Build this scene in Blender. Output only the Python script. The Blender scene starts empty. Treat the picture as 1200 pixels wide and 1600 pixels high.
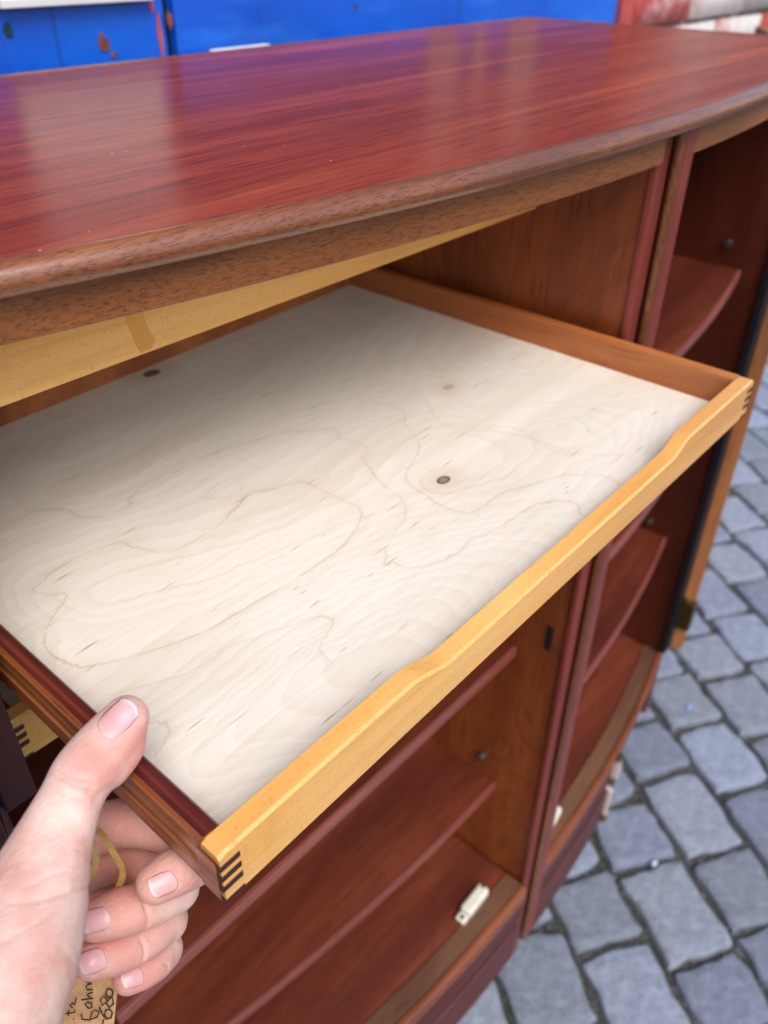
import bpy, bmesh, math, random
import numpy as np
from mathutils import Vector, Matrix
from mathutils.bvhtree import BVHTree

scene = bpy.context.scene
S = 0.24                      # metres per layout unit (camera stands at the layout origin)
GZ = 5.0                      # layout height of the camera above the paving tops
def W(x, y, z): return Vector((x*S, y*S, (z+GZ)*S))

# ------------------------------------------------------------------ camera
ROT = Matrix(((0.66158, 0.42990758, -0.61440326),
              (-0.74985517, 0.3851738, -0.53792041),
              (0.00539597, 0.81659085, 0.57719171)))
F_PX = 1286.24
cam_d = bpy.data.cameras.new('camera')
cam = bpy.data.objects.new('camera', cam_d)
scene.collection.objects.link(cam)
m4 = ROT.to_4x4(); m4.translation = W(0, 0, 0)
cam.matrix_world = m4
cam_d.sensor_fit = 'VERTICAL'; cam_d.sensor_height = 24.0; cam_d.sensor_width = 18.0
cam_d.lens = F_PX/1600*24.0
cam_d.clip_start = 0.01; cam_d.clip_end = 500
cam_d.dof.use_dof = True
cam_d.dof.focus_distance = 0.335
cam_d.dof.aperture_fstop = 6.5
scene.camera = cam

# ------------------------------------------------------------------ light
SUN_EL, SUN_AZ = math.radians(54), math.radians(205)     # azimuth clockwise from +Y
world = bpy.data.worlds.new('World'); scene.world = world
world.use_nodes = True
nt = world.node_tree; nt.nodes.clear()
sky = nt.nodes.new('ShaderNodeTexSky'); sky.sky_type = 'NISHITA'; sky.sun_disc = False
sky.sun_elevation = SUN_EL; sky.sun_rotation = SUN_AZ
sky.air_density = 1.0; sky.dust_density = 2.0; sky.ozone_density = 1.0
bg = nt.nodes.new('ShaderNodeBackground'); bg.inputs[1].default_value = 0.15
wo = nt.nodes.new('ShaderNodeOutputWorld')
nt.links.new(sky.outputs[0], bg.inputs[0]); nt.links.new(bg.outputs[0], wo.inputs[0])
sl = bpy.data.lights.new('sun', 'SUN'); sl.energy = 1.5; sl.angle = math.radians(40); sl.color = (1.0, 0.98, 0.95)
so = bpy.data.objects.new('sun', sl); scene.collection.objects.link(so)
sd = Vector((math.sin(SUN_AZ)*math.cos(SUN_EL), math.cos(SUN_AZ)*math.cos(SUN_EL), math.sin(SUN_EL)))
so.rotation_euler = sd.to_track_quat('Z', 'Y').to_euler()
so.location = (0, 0, 6)
scene.view_settings.view_transform = 'Standard'
scene.view_settings.look = 'None'
scene.view_settings.gamma = 1.0
scene.view_settings.use_curve_mapping = False
scene.view_settings.exposure = 0.66
scene.cycles.max_bounces = 7; scene.cycles.diffuse_bounces = 4; scene.cycles.glossy_bounces = 3
scene.cycles.use_adaptive_sampling = True; scene.cycles.adaptive_threshold = 0.02

random.seed(7)

# ------------------------------------------------------------------ helpers
def col(h, a=1.0):
    h = h.lstrip('#'); c = [int(h[i:i+2], 16)/255 for i in (0, 2, 4)]
    return tuple(v/12.92 if v <= 0.04045 else ((v+0.055)/1.055)**2.4 for v in c) + (a,)

class Mat:
    def __init__(s, name):
        s.m = bpy.data.materials.new(name); s.m.use_nodes = True
        s.t = s.m.node_tree; s.t.nodes.clear()
        s.out = s.n('ShaderNodeOutputMaterial'); s.b = s.n('ShaderNodeBsdfPrincipled')
        s.l(s.b.outputs[0], s.out.inputs[0])
        s.tc = s.n('ShaderNodeTexCoord')
    def n(s, t, **k):
        x = s.t.nodes.new(t)
        for a, v in k.items(): setattr(x, a, v)
        return x
    def l(s, a, b): s.t.links.new(a, b)
    def set(s, **k):
        for a, v in k.items(): s.b.inputs[a.replace('_', ' ')].default_value = v
    def map(s, scale, loc=(0, 0, 0), rot=(0, 0, 0), src='Object'):
        m = s.n('ShaderNodeMapping'); m.inputs['Scale'].default_value = scale
        m.inputs['Location'].default_value = loc; m.inputs['Rotation'].default_value = rot
        s.l(s.tc.outputs[src], m.inputs[0]); return m.outputs[0]
    def noise(s, vec, scale=1, detail=4, rough=0.55, dist=0.0):
        x = s.n('ShaderNodeTexNoise'); x.inputs['Scale'].default_value = scale
        x.inputs['Detail'].default_value = detail; x.inputs['Roughness'].default_value = rough
        x.inputs['Distortion'].default_value = dist
        s.l(vec, x.inputs['Vector']); return x.outputs['Fac']
    def vor(s, vec, scale=1, feat='F1', out='Distance', rnd=1.0):
        x = s.n('ShaderNodeTexVoronoi'); x.feature = feat
        x.inputs['Scale'].default_value = scale; x.inputs['Randomness'].default_value = rnd
        s.l(vec, x.inputs['Vector']); return x.outputs[out]
    def ramp(s, fac, stops, interp='LINEAR'):
        r = s.n('ShaderNodeValToRGB'); e = r.color_ramp; e.interpolation = interp
        while len(e.elements) < len(stops): e.elements.new(0.5)
        for el, (p, c) in zip(e.elements, stops):
            el.position = p; el.color = c if len(c) == 4 else (*c, 1)
        s.l(fac, r.inputs[0]); return r.outputs[0]
    def mask(s, fac, a, b):
        r = s.n('ShaderNodeMapRange'); r.inputs[1].default_value = a; r.inputs[2].default_value = b
        s.l(fac, r.inputs[0]); return r.outputs[0]
    def math(s, op, a, b=None, clamp=False):
        x = s.n('ShaderNodeMath', operation=op, use_clamp=clamp)
        for i, v in enumerate((a, b)):
            if v is None: continue
            if isinstance(v, (int, float)): x.inputs[i].default_value = v
            else: s.l(v, x.inputs[i])
        return x.outputs[0]
    def mix(s, fac, a, b, mode='MIX'):
        x = s.n('ShaderNodeMix', data_type='RGBA', blend_type=mode)
        for i, v in ((0, fac), (6, a), (7, b)):
            if isinstance(v, (int, float)): x.inputs[i].default_value = v
            elif isinstance(v, tuple): x.inputs[i].default_value = v
            else: s.l(v, x.inputs[i])
        return x.outputs[2]
    def base(s, c): s.l(c, s.b.inputs['Base Color'])
    def rough(s, c): s.l(c, s.b.inputs['Roughness'])
    def bump(s, h, strength=0.2, dist=0.001):
        x = s.n('ShaderNodeBump'); x.inputs['Strength'].default_value = strength
        x.inputs['Distance'].default_value = dist
        s.l(h, x.inputs['Height']); s.l(x.outputs[0], s.b.inputs['Normal'])

def grain(axis, along, across):
    v = [across]*3; v['xyz'.index(axis)] = along; return tuple(v)

def wood(name, dark, mid, light, axis='x', rough=0.35, band=14, along=1.6, pores=0.5, pore_col='#2a1510',
         fleck=0.0, coat=0.0, seed=0.0, spec=0.5, pore_len=30, pore_w=420, pore_t=(0.58, 0.70), figure=0.0):
    M = Mat(name)
    v = M.map(grain(axis, along, band), loc=(seed, seed*1.7, seed*0.6))
    n1 = M.noise(v, 1.0, 5, 0.6, 0.6)
    c = M.ramp(n1, [(0.28, col(dark)), (0.5, col(mid)), (0.72, col(light))])
    vf = M.map(grain(axis, along*5, band*22), loc=(seed*3, 0, 0))
    n2 = M.noise(vf, 1.0, 4, 0.7, 0.2)
    c = M.mix(M.math('MULTIPLY', M.mask(n2, 0.35, 0.75), 0.35), c, col(dark))
    vp = M.map(grain(axis, pore_len, pore_w), loc=(0, seed, seed))
    n3 = M.noise(vp, 1.0, 2, 0.5, 0.4)
    pm = M.math('MULTIPLY', M.mask(n3, *pore_t), pores, clamp=True)
    c = M.mix(pm, c, col(pore_col))
    if figure:
        vg = M.map(grain(axis, 2.2, 7), loc=(seed*2, seed, 4))
        gfn = M.noise(vg, 1.0, 2, 0.5, 1.2)
        gfr = M.math('FRACT', M.math('MULTIPLY', gfn, 14.0))
        c = M.mix(M.math('MULTIPLY', M.mask(gfr, 0.55, 1.0), figure), c, col(dark))
    if fleck:
        n4 = M.noise(M.map(grain(axis, 3, 9), loc=(seed, 3, 1)), 1.0, 4, 0.6)
        c = M.mix(M.math('MULTIPLY', M.mask(n4, 0.5, 0.75), fleck), c, col(light))
    M.base(c)
    nr = M.noise(M.map((9, 9, 9)), 1.0, 5, 0.6)
    M.rough(M.math('ADD', M.math('MULTIPLY', nr, 0.22), rough-0.11))
    M.set(Coat_Weight=coat, Coat_Roughness=0.24, Specular_IOR_Level=spec)
    M.bump(M.math('SUBTRACT', n2, M.math('MULTIPLY', pm, 1.2)), 0.12, 0.0006)
    return M.m

MT = {}
# table top veneer, red brown with dark streaks
def top_mat():
    M = Mat('rosewood_veneer')
    v = M.map((1.1, 26, 26), loc=(0.3, 0, 0), rot=(0, 0, 0.03))
    n1 = M.noise(v, 1.0, 6, 0.62, 0.9)
    c = M.ramp(n1, [(0.25, col('#60231c')), (0.42, col('#813228')), (0.56, col('#954030')), (0.74, col('#ac573b'))])
    v2 = M.map((4, 190, 190)); n2 = M.noise(v2, 1.0, 6, 0.72, 0.5)
    c = M.mix(M.math('MULTIPLY', M.mask(n2, 0.46, 0.72), 0.62), c, col('#4e1e1c'))
    v3 = M.map((26, 620, 620)); n3 = M.noise(v3, 1.0, 2, 0.5)
    c = M.mix(M.math('MULTIPLY', M.mask(n3, 0.56, 0.68), 0.5), c, col('#34141c'))
    v4 = M.map((2.2, 9, 9), loc=(4, 1, 0)); n4 = M.noise(v4, 1.0, 3)
    c = M.mix(M.math('MULTIPLY', M.mask(n4, 0.60, 0.78), 0.7), c, col('#b9583a'))
    # dust specks and small scuffs
    vd = M.vor(M.map((1, 1, 1)), 130)
    vc = M.vor(M.map((1, 1, 1)), 130, out='Color')
    sep = M.n('ShaderNodeSeparateColor'); M.l(vc, sep.inputs[0])
    sp = M.math('MULTIPLY', M.math('LESS_THAN', vd, 0.07), M.math('GREATER_THAN', sep.outputs[0], 0.93))
    c = M.mix(M.math('MULTIPLY', sp, 0.75), c, col('#d9c8c2'))
    M.base(c)
    nr = M.noise(M.map((5, 5, 5)), 1.0, 6, 0.65)
    M.rough(M.math('ADD', M.math('MULTIPLY', nr, 0.18), 0.16))
    M.set(Specular_IOR_Level=0.5, IOR=1.2)
    M.bump(M.math('ADD', n2, M.math('MULTIPLY', n3, -0.6)), 0.10, 0.0004)
    return M.m
MT['top'] = top_mat()
MT['edge'] = wood('moulding_wood', '#5a2f1e', '#8a5030', '#a86a40', 'x', 0.36, 40, 2.2, 0.75, '#361c18', coat=0.4, seed=1.3, pore_len=110, pore_w=1700, pore_t=(0.50, 0.68))
MT['apron'] = wood('apron_wood', '#603218', '#8a5028', '#a46436', 'x', 0.42, 40, 2.2, 0.7, '#3a1c12', seed=2.3, pore_len=110, pore_w=1700, pore_t=(0.50, 0.68), coat=0.1)
MT['int_x'] = wood('interior_mahogany_long', '#42190f', '#672c1b', '#8c462b', 'x', 0.42, 9, 1.5, 0.5, seed=3.3, figure=0.22)
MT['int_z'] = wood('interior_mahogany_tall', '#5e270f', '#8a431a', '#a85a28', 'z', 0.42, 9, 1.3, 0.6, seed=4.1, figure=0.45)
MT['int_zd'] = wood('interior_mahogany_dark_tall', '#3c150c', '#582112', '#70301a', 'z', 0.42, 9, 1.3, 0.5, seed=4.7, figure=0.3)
MT['stile'] = wood('stile_mahogany', '#5c2220', '#7e3328', '#8f4030', 'z', 0.38, 26, 1.3, 0.4, seed=5.0)
MT['stile_gold'] = wood('stile_golden_edge', '#5c3018', '#84502a', '#a06a38', 'z', 0.30, 26, 1.3, 0.7, seed=5.6, pore_len=190, pore_w=900, pore_t=(0.50, 0.62), coat=0.4)
MT['rail'] = wood('base_rail_wood', '#3e1a18', '#5a2822', '#6e342a', 'x', 0.5, 14, 1.5, 0.4, seed=6.2)
MT['lip'] = wood('worn_floor_lip', '#4e3022', '#68442e', '#7c5438', 'x', 0.5, 18, 2, 0.5, seed=7.7)
MT['lip_red'] = wood('red_floor_lip', '#62301e', '#824426', '#985632', 'x', 0.42, 18, 2, 0.4, seed=8.1)
MT['shelf_edge'] = wood('shelf_edge_wood', '#6c342c', '#8a483c', '#9e5a4a', 'x', 0.4, 18, 2, 0.3, seed=8.8)
MT['door_edge'] = wood('door_edge_wood', '#70401f', '#92572b', '#a96b38', 'z', 0.5, 16, 2, 0.5, seed=9.4)
MT['side_in'] = wood('drawer_side_teak', '#7a3c1c', '#a45a2c', '#c0763e', 'y', 0.36, 15, 1.8, 0.45, '#5a2a16', seed=10.1)
MT['side_out'] = wood('drawer_side_rosewood', '#3a120c', '#84421f', '#c07c48', 'y', 0.33, 200, 1.6, 0.5, '#2c0f0c', coat=0.2, seed=11.9)
MT['side_top'] = wood('drawer_side_top_rosewood', '#330e10', '#5c1e18', '#8a3c22', 'y', 0.33, 170, 1.8, 0.4, '#240a0c', coat=0.2, seed=12.9)
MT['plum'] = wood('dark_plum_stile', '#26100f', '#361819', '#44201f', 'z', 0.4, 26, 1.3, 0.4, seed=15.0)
MT['tenon'] = wood('end_grain_tenon', '#26100e', '#3c1a18', '#4a2620', 'y', 0.5, 60, 20, 0.4, seed=13.3)

def beech():
    M = Mat('lacquered_beech')
    n1 = M.noise(M.map((1.8, 14, 26), loc=(2, 0, 1)), 1.0, 5, 0.6, 0.8)
    c = M.ramp(n1, [(0.3, col('#d8954a')), (0.5, col('#ecae5e')), (0.7, col('#f3be72'))])
    n2 = M.noise(M.map((10, 260, 260)), 1.0, 3, 0.6)
    c = M.mix(M.math('MULTIPLY', M.mask(n2, 0.5, 0.75), 0.25), c, col('#b0742c'))
    # ray flecks
    vd = M.vor(M.map((330, 1500, 1500)), 1.0); vc = M.vor(M.map((330, 1500, 1500)), 1.0, out='Color')
    sep = M.n('ShaderNodeSeparateColor'); M.l(vc, sep.inputs[0])
    fl = M.math('MULTIPLY', M.math('LESS_THAN', vd, 0.32), M.math('GREATER_THAN', sep.outputs[0], 0.72))
    c = M.mix(M.math('MULTIPLY', fl, 0.35), c, col('#a8702c'))
    n3 = M.noise(M.map((22, 22, 22), loc=(1, 5, 3)), 1.0, 3, 0.6)
    c = M.mix(M.math('MULTIPLY', M.mask(n3, 0.60, 0.72), 0.18), c, col('#c8843a'))
    M.base(c)
    M.set(Roughness=0.32, Coat_Weight=0.3, Coat_Roughness=0.14)
    M.bump(n2, 0.08, 0.0004)
    return M.m
MT['beech'] = beech()
def worn():
    M = Mat('worn_arris')
    n = M.noise(M.map((420, 900, 900)), 1.0, 4, 0.7)
    lo = M.noise(M.map((24, 24, 24), loc=(4, 0, 0)), 1.0, 2)
    c = M.mix(M.math('MULTIPLY', M.mask(lo, 0.50, 0.60), M.mask(n, 0.50, 0.60)), col('#ecb062'), col('#c88c4c'))
    M.base(c); M.set(Roughness=0.3, Coat_Weight=0.3, Coat_Roughness=0.14); return M.m
MT['worn'] = worn()

def ply():
    M = Mat('birch_plywood')
    wv = M.map((1, 1, 1))
    d = M.n('ShaderNodeTexNoise'); d.inputs['Scale'].default_value = 26; d.inputs['Detail'].default_value = 7
    d.inputs['Roughness'].default_value = 0.6
    M.l(wv, d.inputs['Vector'])
    warp = M.n('ShaderNodeVectorMath', operation='MULTIPLY_ADD')
    M.l(d.outputs['Color'], warp.inputs[0]); warp.inputs[1].default_value = (0.030, 0.016, 0); M.l(wv, warp.inputs[2])
    mp = M.n('ShaderNodeMapping'); mp.inputs['Scale'].default_value = (3.6, 5.6, 1); mp.inputs['Location'].default_value = (3.3, 1.9, 0)
    M.l(warp.outputs[0], mp.inputs[0])
    h = M.noise(mp.outputs[0], 1.0, 1.5, 0.45, 0.5)
    fr = M.math('FRACT', M.math('MULTIPLY', h, 8.0))
    line = M.ramp(fr, [(0.0, (1, 1, 1)), (0.018, (0.75, 0.75, 0.75)), (0.04, (0.22, 0.22, 0.22)), (0.12, (0, 0, 0))])
    lm = M.noise(M.map((9, 9, 9), loc=(1, 7, 2)), 1.0, 3)
    lmod = M.mask(lm, 0.34, 0.62)
    cl = M.noise(M.map((3, 14, 3), loc=(5, 2, 0)), 1.0, 4, 0.6, 0.6)
    c = M.ramp(cl, [(0.28, col('#dcd2be')), (0.5, col('#e7dfcf')), (0.75, col('#ede7da'))])
    c = M.mix(M.math('MULTIPLY', M.math('MULTIPLY', line, lmod), 0.16), c, col('#b98654'))
    at = M.n('ShaderNodeAttribute', attribute_name='figure')
    lm2 = M.noise(M.map((38, 38, 38), loc=(3, 1, 2)), 1.0, 4)
    c = M.mix(M.math('MULTIPLY', at.outputs['Fac'], M.math('ADD', M.math('MULTIPLY', M.mask(lm2, 0.36, 0.64), 0.48), 0.15)), c, col('#b98858'))
    fr2 = M.math('FRACT', M.math('MULTIPLY', h, 46.0))
    c = M.mix(M.math('MULTIPLY', M.mask(fr2, 0.2, 1.0), 0.13), c, col('#b99b74'))
    bl_ = M.noise(M.map((6, 10, 6), loc=(2, 8, 0)), 1.0, 3)
    c = M.mix(M.math('MULTIPLY', M.mask(bl_, 0.5, 0.72), 0.22), c, col('#cfa98a'))
    fib = M.noise(M.map((25, 420, 420), rot=(0, 0, -0.12)), 1.0, 3, 0.6)
    c = M.mix(M.math('MULTIPLY', M.mask(fib, 0.45, 0.75), 0.16), c, col('#b49a78'))
    # pith flecks
    fm = M.map((75, 420, 75), rot=(0, 0, -0.3))
    vd = M.vor(fm, 1.0); vc = M.vor(fm, 1.0, out='Color')
    sep = M.n('ShaderNodeSeparateColor'); M.l(vc, sep.inputs[0])
    gate = M.mask(M.noise(M.map((7, 7, 7), loc=(9, 0, 2)), 1.0, 2), 0.46, 0.58)
    fk = M.math('MULTIPLY', M.mask(vd, 0.24, 0.13), M.math('GREATER_THAN', sep.outputs[1], 0.88))
    c = M.mix(M.math('MULTIPLY', M.math('MULTIPLY', fk, gate), 0.35), c, col('#7a4430'))
    for (fx, fy, fs) in ((34, 430, 3.7), (26, 520, 8.2)):
        fm2 = M.map((fx, fy, fx), loc=(fs, fs*2, 0), rot=(0, 0, -0.2))
        vd2 = M.vor(fm2, 1.0); vc2 = M.vor(fm2, 1.0, out='Color')
        sp2 = M.n('ShaderNodeSeparateColor'); M.l(vc2, sp2.inputs[0])
        fk2 = M.math('MULTIPLY', M.mask(vd2, 0.22, 0.05), M.math('GREATER_THAN', sp2.outputs[0], 0.945))
        c = M.mix(M.math('MULTIPLY', fk2, 0.75), c, col('#8e5036'))
    # knots
    def knot(x, y, r, ring, core, cc):
        nonlocal c
        k = M.n('ShaderNodeMapping'); k.inputs['Location'].default_value = (-x, -y, 0)
        M.l(wv, k.inputs[0])
        k2 = M.n('ShaderNodeMapping'); k2.inputs['Scale'].default_value = (0.72, 1.0, 0); M.l(k.outputs[0], k2.inputs[0])
        ln = M.n('ShaderNodeVectorMath', operation='LENGTH'); M.l(k2.outputs[0], ln.inputs[0])
        dd = M.math('ADD', ln.outputs['Value'], M.math('MULTIPLY', M.math('SUBTRACT', lm, 0.5), r*0.8))
        halo = M.mask(dd, r*4.5, r*0.9)
        c = M.mix(M.math('MULTIPLY', halo, 0.32), c, col('#c69a6c'))
        c = M.mix(M.math('MULTIPLY', M.mask(dd, r*1.25, r*0.95), ring), c, col('#2f231d'))
        c = M.mix(M.math('MULTIPLY', M.mask(dd, r*0.85, r*0.6), core), c, col(cc))
    knot(0.0229, 0.0258, 0.0030, 0.95, 0.95, '#8c8880')
    knot(-0.0053, 0.2679, 0.0044, 0.85, 0.5, '#6a5c50')
    knot(0.1151, 0.0941, 0.0030, 0.25, 0.2, '#b08a60')
    M.base(c); M.set(Roughness=0.42, Specular_IOR_Level=0.35)
    M.bump(fib, 0.06, 0.0003)
    return M.m
MT['ply'] = ply()

def plain(name, c, rough=0.5, metal=0.0, nscale=60, var=0.12, bump=0.1, **k):
    M = Mat(name)
    n = M.noise(M.map((nscale,)*3), 1.0, 5, 0.6)
    cc = col(c); dk = tuple(v*(1-var*2) for v in cc[:3]) + (1,)
    M.base(M.mix(M.mask(n, 0.35, 0.7), cc, dk))
    M.set(Roughness=rough, Metallic=metal, **k)
    M.bump(n, bump, 0.0005)
    return M.m
MT['brass'] = plain('aged_brass', '#7d6a42', 0.42, 1.0, 200, 0.25, 0.3)
MT['steel'] = plain('dull_steel_pin', '#8a8278', 0.4, 0.9, 200, 0.2)
MT['catch'] = plain('ivory_plastic', '#ded8c4', 0.4, 0.0, 90, 0.06, 0.05, Subsurface_Weight=0.1, Subsurface_Scale=0.004)
MT['hole'] = plain('dark_hole', '#3a3026', 0.7)
MT['pale_plate'] = plain('pale_pink_plate', '#d9c2b6', 0.5, 0, 80, 0.08)
MT['dark_gap'] = plain('dark_gap_navy', '#0b0c16', 0.55, 0, 80, 0.1)  # near-black for wall seam and lock slot, and painted shade in cabinet gaps
MT['white'] = plain('white_board', '#dcdad4', 0.5, 0, 30, 0.05)
MT['cord'] = plain('tan_leather_cord', '#b08c4a', 0.6, 0, 400, 0.2, 0.4)
MT['ink'] = plain('dark_ink', '#322a2a', 0.7)
MT['notice'] = plain('faded_notice_paper', '#a38c88', 0.7, 0, 12, 0.12)
MT['upper_wall'] = plain('unseen_wall_brown', '#6a3a30', 0.7, 0, 8, 0.2, 0.3)  # for the unseen wall added to tone down blue reflections
MT['redtrim'] = plain('faded_red_paint', '#c2504a', 0.6, 0, 25, 0.2, 0.3)

def kraft():
    M = Mat('kraft_paper')
    n = M.noise(M.map((300, 300, 300)), 1.0, 5, 0.7); n2 = M.noise(M.map((60, 60, 60)), 1.0, 3)
    c = M.ramp(n, [(0.35, col('#b78c5c')), (0.6, col('#cda273'))])
    c = M.mix(M.math('MULTIPLY', M.mask(n2, 0.5, 0.7), 0.3), c, col('#a87a4a'))
    M.base(c); M.set(Roughness=0.85); M.bump(n, 0.2, 0.0003); return M.m
MT['kraft'] = kraft()

def skin():
    M = Mat('skin')
    n = M.noise(M.map((70, 70, 70)), 1.0, 4, 0.6)
    c = M.ramp(n, [(0.3, col('#dda593')), (0.5, col('#e9bfae')), (0.72, col('#efd0c2'))])
    n2 = M.noise(M.map((28, 28, 28), loc=(3, 1, 5)), 1.0, 2)
    c = M.mix(M.math('MULTIPLY', M.mask(n2, 0.46, 0.68), 0.5), c, col('#d98f80'))
    at = M.n('ShaderNodeAttribute', attribute_name='flush')
    c = M.mix(M.math('MULTIPLY', at.outputs['Fac'], 0.6), c, col('#cf7a70'))
    M.base(c)
    M.set(Roughness=0.42, Subsurface_Weight=0.3, Subsurface_Scale=0.0022, Specular_IOR_Level=0.4)
    M.b.inputs['Subsurface Radius'].default_value = (1.0, 0.35, 0.2)
    f = M.vor(M.map((1500, 1500, 1500)), 1.0, 'DISTANCE_TO_EDGE'); f2 = M.noise(M.map((260, 700, 260), rot=(0.4, 0.2, 0.7)), 1.0, 4, 0.65)
    M.bump(M.math('ADD', M.math('MULTIPLY', M.math('MINIMUM', f, 0.25), 0.6), f2), 0.75, 0.0007)
    return M.m
MT['skin'] = skin()
def nail():
    M = Mat('fingernail')
    uv = M.n('ShaderNodeUVMap'); sp = M.n('ShaderNodeSeparateXYZ'); M.l(uv.outputs[0], sp.inputs[0])
    n = M.noise(M.map((300, 300, 300)), 1.0, 3)
    u = M.math('ADD', sp.outputs[0], M.math('MULTIPLY', M.math('SUBTRACT', n, 0.5), 0.06))
    c = M.ramp(u, [(0.0, col('#dcb0aa')), (0.14, col('#daa49e')), (0.5, col('#d8a0a2')), (0.86, col('#d9a8a6')), (0.92, col('#dcc0ba')), (1.0, col('#e2d8cf'))])
    M.base(c); M.set(Roughness=0.36, Coat_Weight=0.1, Coat_Roughness=0.25, Subsurface_Weight=0.2, Subsurface_Scale=0.002)
    return M.m
MT['nail'] = nail()

def stone(seed, c1, c2):
    M = Mat('granite_sett')
    n = M.noise(M.map((45, 45, 45), loc=(seed, seed, 0)), 1.0, 6, 0.7)
    oi = M.n('ShaderNodeObjectInfo')
    c = M.ramp(n, [(0.3, col(c1)), (0.65, col(c2))])
    sp = M.noise(M.map((700, 700, 700)), 1.0, 2)
    c = M.mix(M.math('MULTIPLY', M.mask(sp, 0.52, 0.70), 0.5), c, col('#4c4e54'))
    st = M.noise(M.map((16, 16, 16), loc=(seed*2, 0, 4)), 1.0, 5, 0.65)
    c = M.mix(M.math('MULTIPLY', M.mask(st, 0.52, 0.70), 0.6), c, col('#62646a'))
    hs = M.n('ShaderNodeHueSaturation'); M.l(c, hs.inputs['Color'])
    M.l(M.math('ADD', M.math('MULTIPLY', oi.outputs['Random'], 0.40), 0.80), hs.inputs['Value'])
    tint = M.mix(M.mask(M.math('FRACT', M.math('MULTIPLY', oi.outputs['Random'], 7.3)), 0.4, 1.0), col('#f2f5ff'), col('#eff0f0'))
    M.base(M.mix(1.0, hs.outputs[0], tint, 'MULTIPLY')); M.set(Roughness=0.5)
    M.bump(M.math('ADD', M.math('MULTIPLY', n, 1.1), M.math('MULTIPLY', sp, 0.3)), 1.0, 0.009)
    return M.m
MT['stone'] = stone(1.0, '#8b8f9a', '#a9aeba')
def dirt():
    M = Mat('joint_dirt')
    n = M.noise(M.map((260, 260, 260)), 1.0, 6, 0.75)
    n2 = M.noise(M.map((9, 9, 9)), 1.0, 4, 0.6)
    c = M.ramp(n, [(0.36, col('#2a2a2a')), (0.54, col('#56554f')), (0.70, col('#8e8e8c'))])
    c = M.mix(M.math('MULTIPLY', M.mask(n2, 0.5, 0.66), 0.6), c, col('#34372a'))
    M.base(c); M.set(Roughness=0.9); M.bump(n, 0.9, 0.006); return M.m
MT['dirt'] = dirt()
MT['grit'] = plain('joint_grit', '#9a9ca2', 0.7, 0, 300, 0.46, 0.3)

def bluepaint():
    M = Mat('blue_painted_sheet')
    n = M.noise(M.map((2.5, 2.5, 6)), 1.0, 5, 0.6)
    c = M.ramp(n, [(0.3, col('#0648b4')), (0.5, col('#0659cc')), (0.72, col('#1470e0'))])
    dr = M.noise(M.map((60, 60, 1.5)), 1.0, 3, 0.6)
    c = M.mix(M.math('MULTIPLY', M.mask(dr, 0.62, 0.74), 0.5), c, col('#0a2f70'))
    rs = M.noise(M.map((14, 14, 14), loc=(2.2, 0, 7.7)), 1.0, 5, 0.65)
    c = M.mix(M.mask(rs, 0.70, 0.73), c, col('#8a4a34'))
    sc = M.noise(M.map((5, 5, 22), loc=(7, 2, 1)), 1.0, 6, 0.7)
    c = M.mix(M.math('MULTIPLY', M.mask(sc, 0.52, 0.72), 0.4), c, col('#3f8ae6'))
    fd = M.noise(M.map((1.2, 1.2, 3), loc=(3, 3, 3)), 1.0, 3)
    c = M.mix(M.math('MULTIPLY', M.mask(fd, 0.5, 0.7), 0.4), c, col('#0a3a94'))
    M.base(c); M.set(Roughness=0.38); M.bump(n, 0.15, 0.003); return M.m
MT['blue'] = bluepaint()
MT['rust'] = plain('rust_patch', '#8a4c34', 0.8, 0, 120, 0.3, 0.5)
MT['leafgreen'] = plain('dark_green_mark', '#123a3a', 0.6, 0, 60, 0.2)
def brickm(name, c1, c2, c3):
    M = Mat(name)
    n = M.noise(M.map((9, 9, 14)), 1.0, 5, 0.65)
    c = M.ramp(n, [(0.36, col(c1)), (0.5, col(c2)), (0.64, col(c3))])
    n2 = M.noise(M.map((120, 120, 120)), 1.0, 4)
    c = M.mix(M.math('MULTIPLY', n2, 0.3), c, col('#5c4a44'))
    M.base(c); M.set(Roughness=0.85); M.bump(n2, 0.6, 0.004); return M.m
MT['brick_red'] = brickm('red_flaking_brick', '#a84234', '#bc4a48', '#cfa8a2')
MT['brick_white'] = brickm('limewashed_brick', '#c98f88', '#dcccc4', '#e2dcd4')
MT['mortar'] = plain('mortar', '#8e8a82', 0.95, 0, 60, 0.25, 0.6)

# ------------------------------------------------------------------ mesh helpers
COL = scene.collection
class Thing:
    pass
def empty(name, loc, label, cat, group=None):
    o = bpy.data.objects.new(name, None); COL.objects.link(o)
    o.location = loc; o.empty_display_size = 0.05
    o['label'] = label; o['category'] = cat
    if group: o['group'] = group
    return o
def link(name, me, mat, parent=None, origin=None, smooth=True):
    o = bpy.data.objects.new(name, me); COL.objects.link(o)
    if mat is not None:
        for mm in (mat if isinstance(mat, (list, tuple)) else [mat]): me.materials.append(mm)
    if smooth: me.shade_smooth()
    if parent is not None: o.parent = parent
    return o
def wloc(parent):
    v = Vector((0, 0, 0))
    while parent is not None: v += parent.location; parent = parent.parent
    return v

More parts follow.
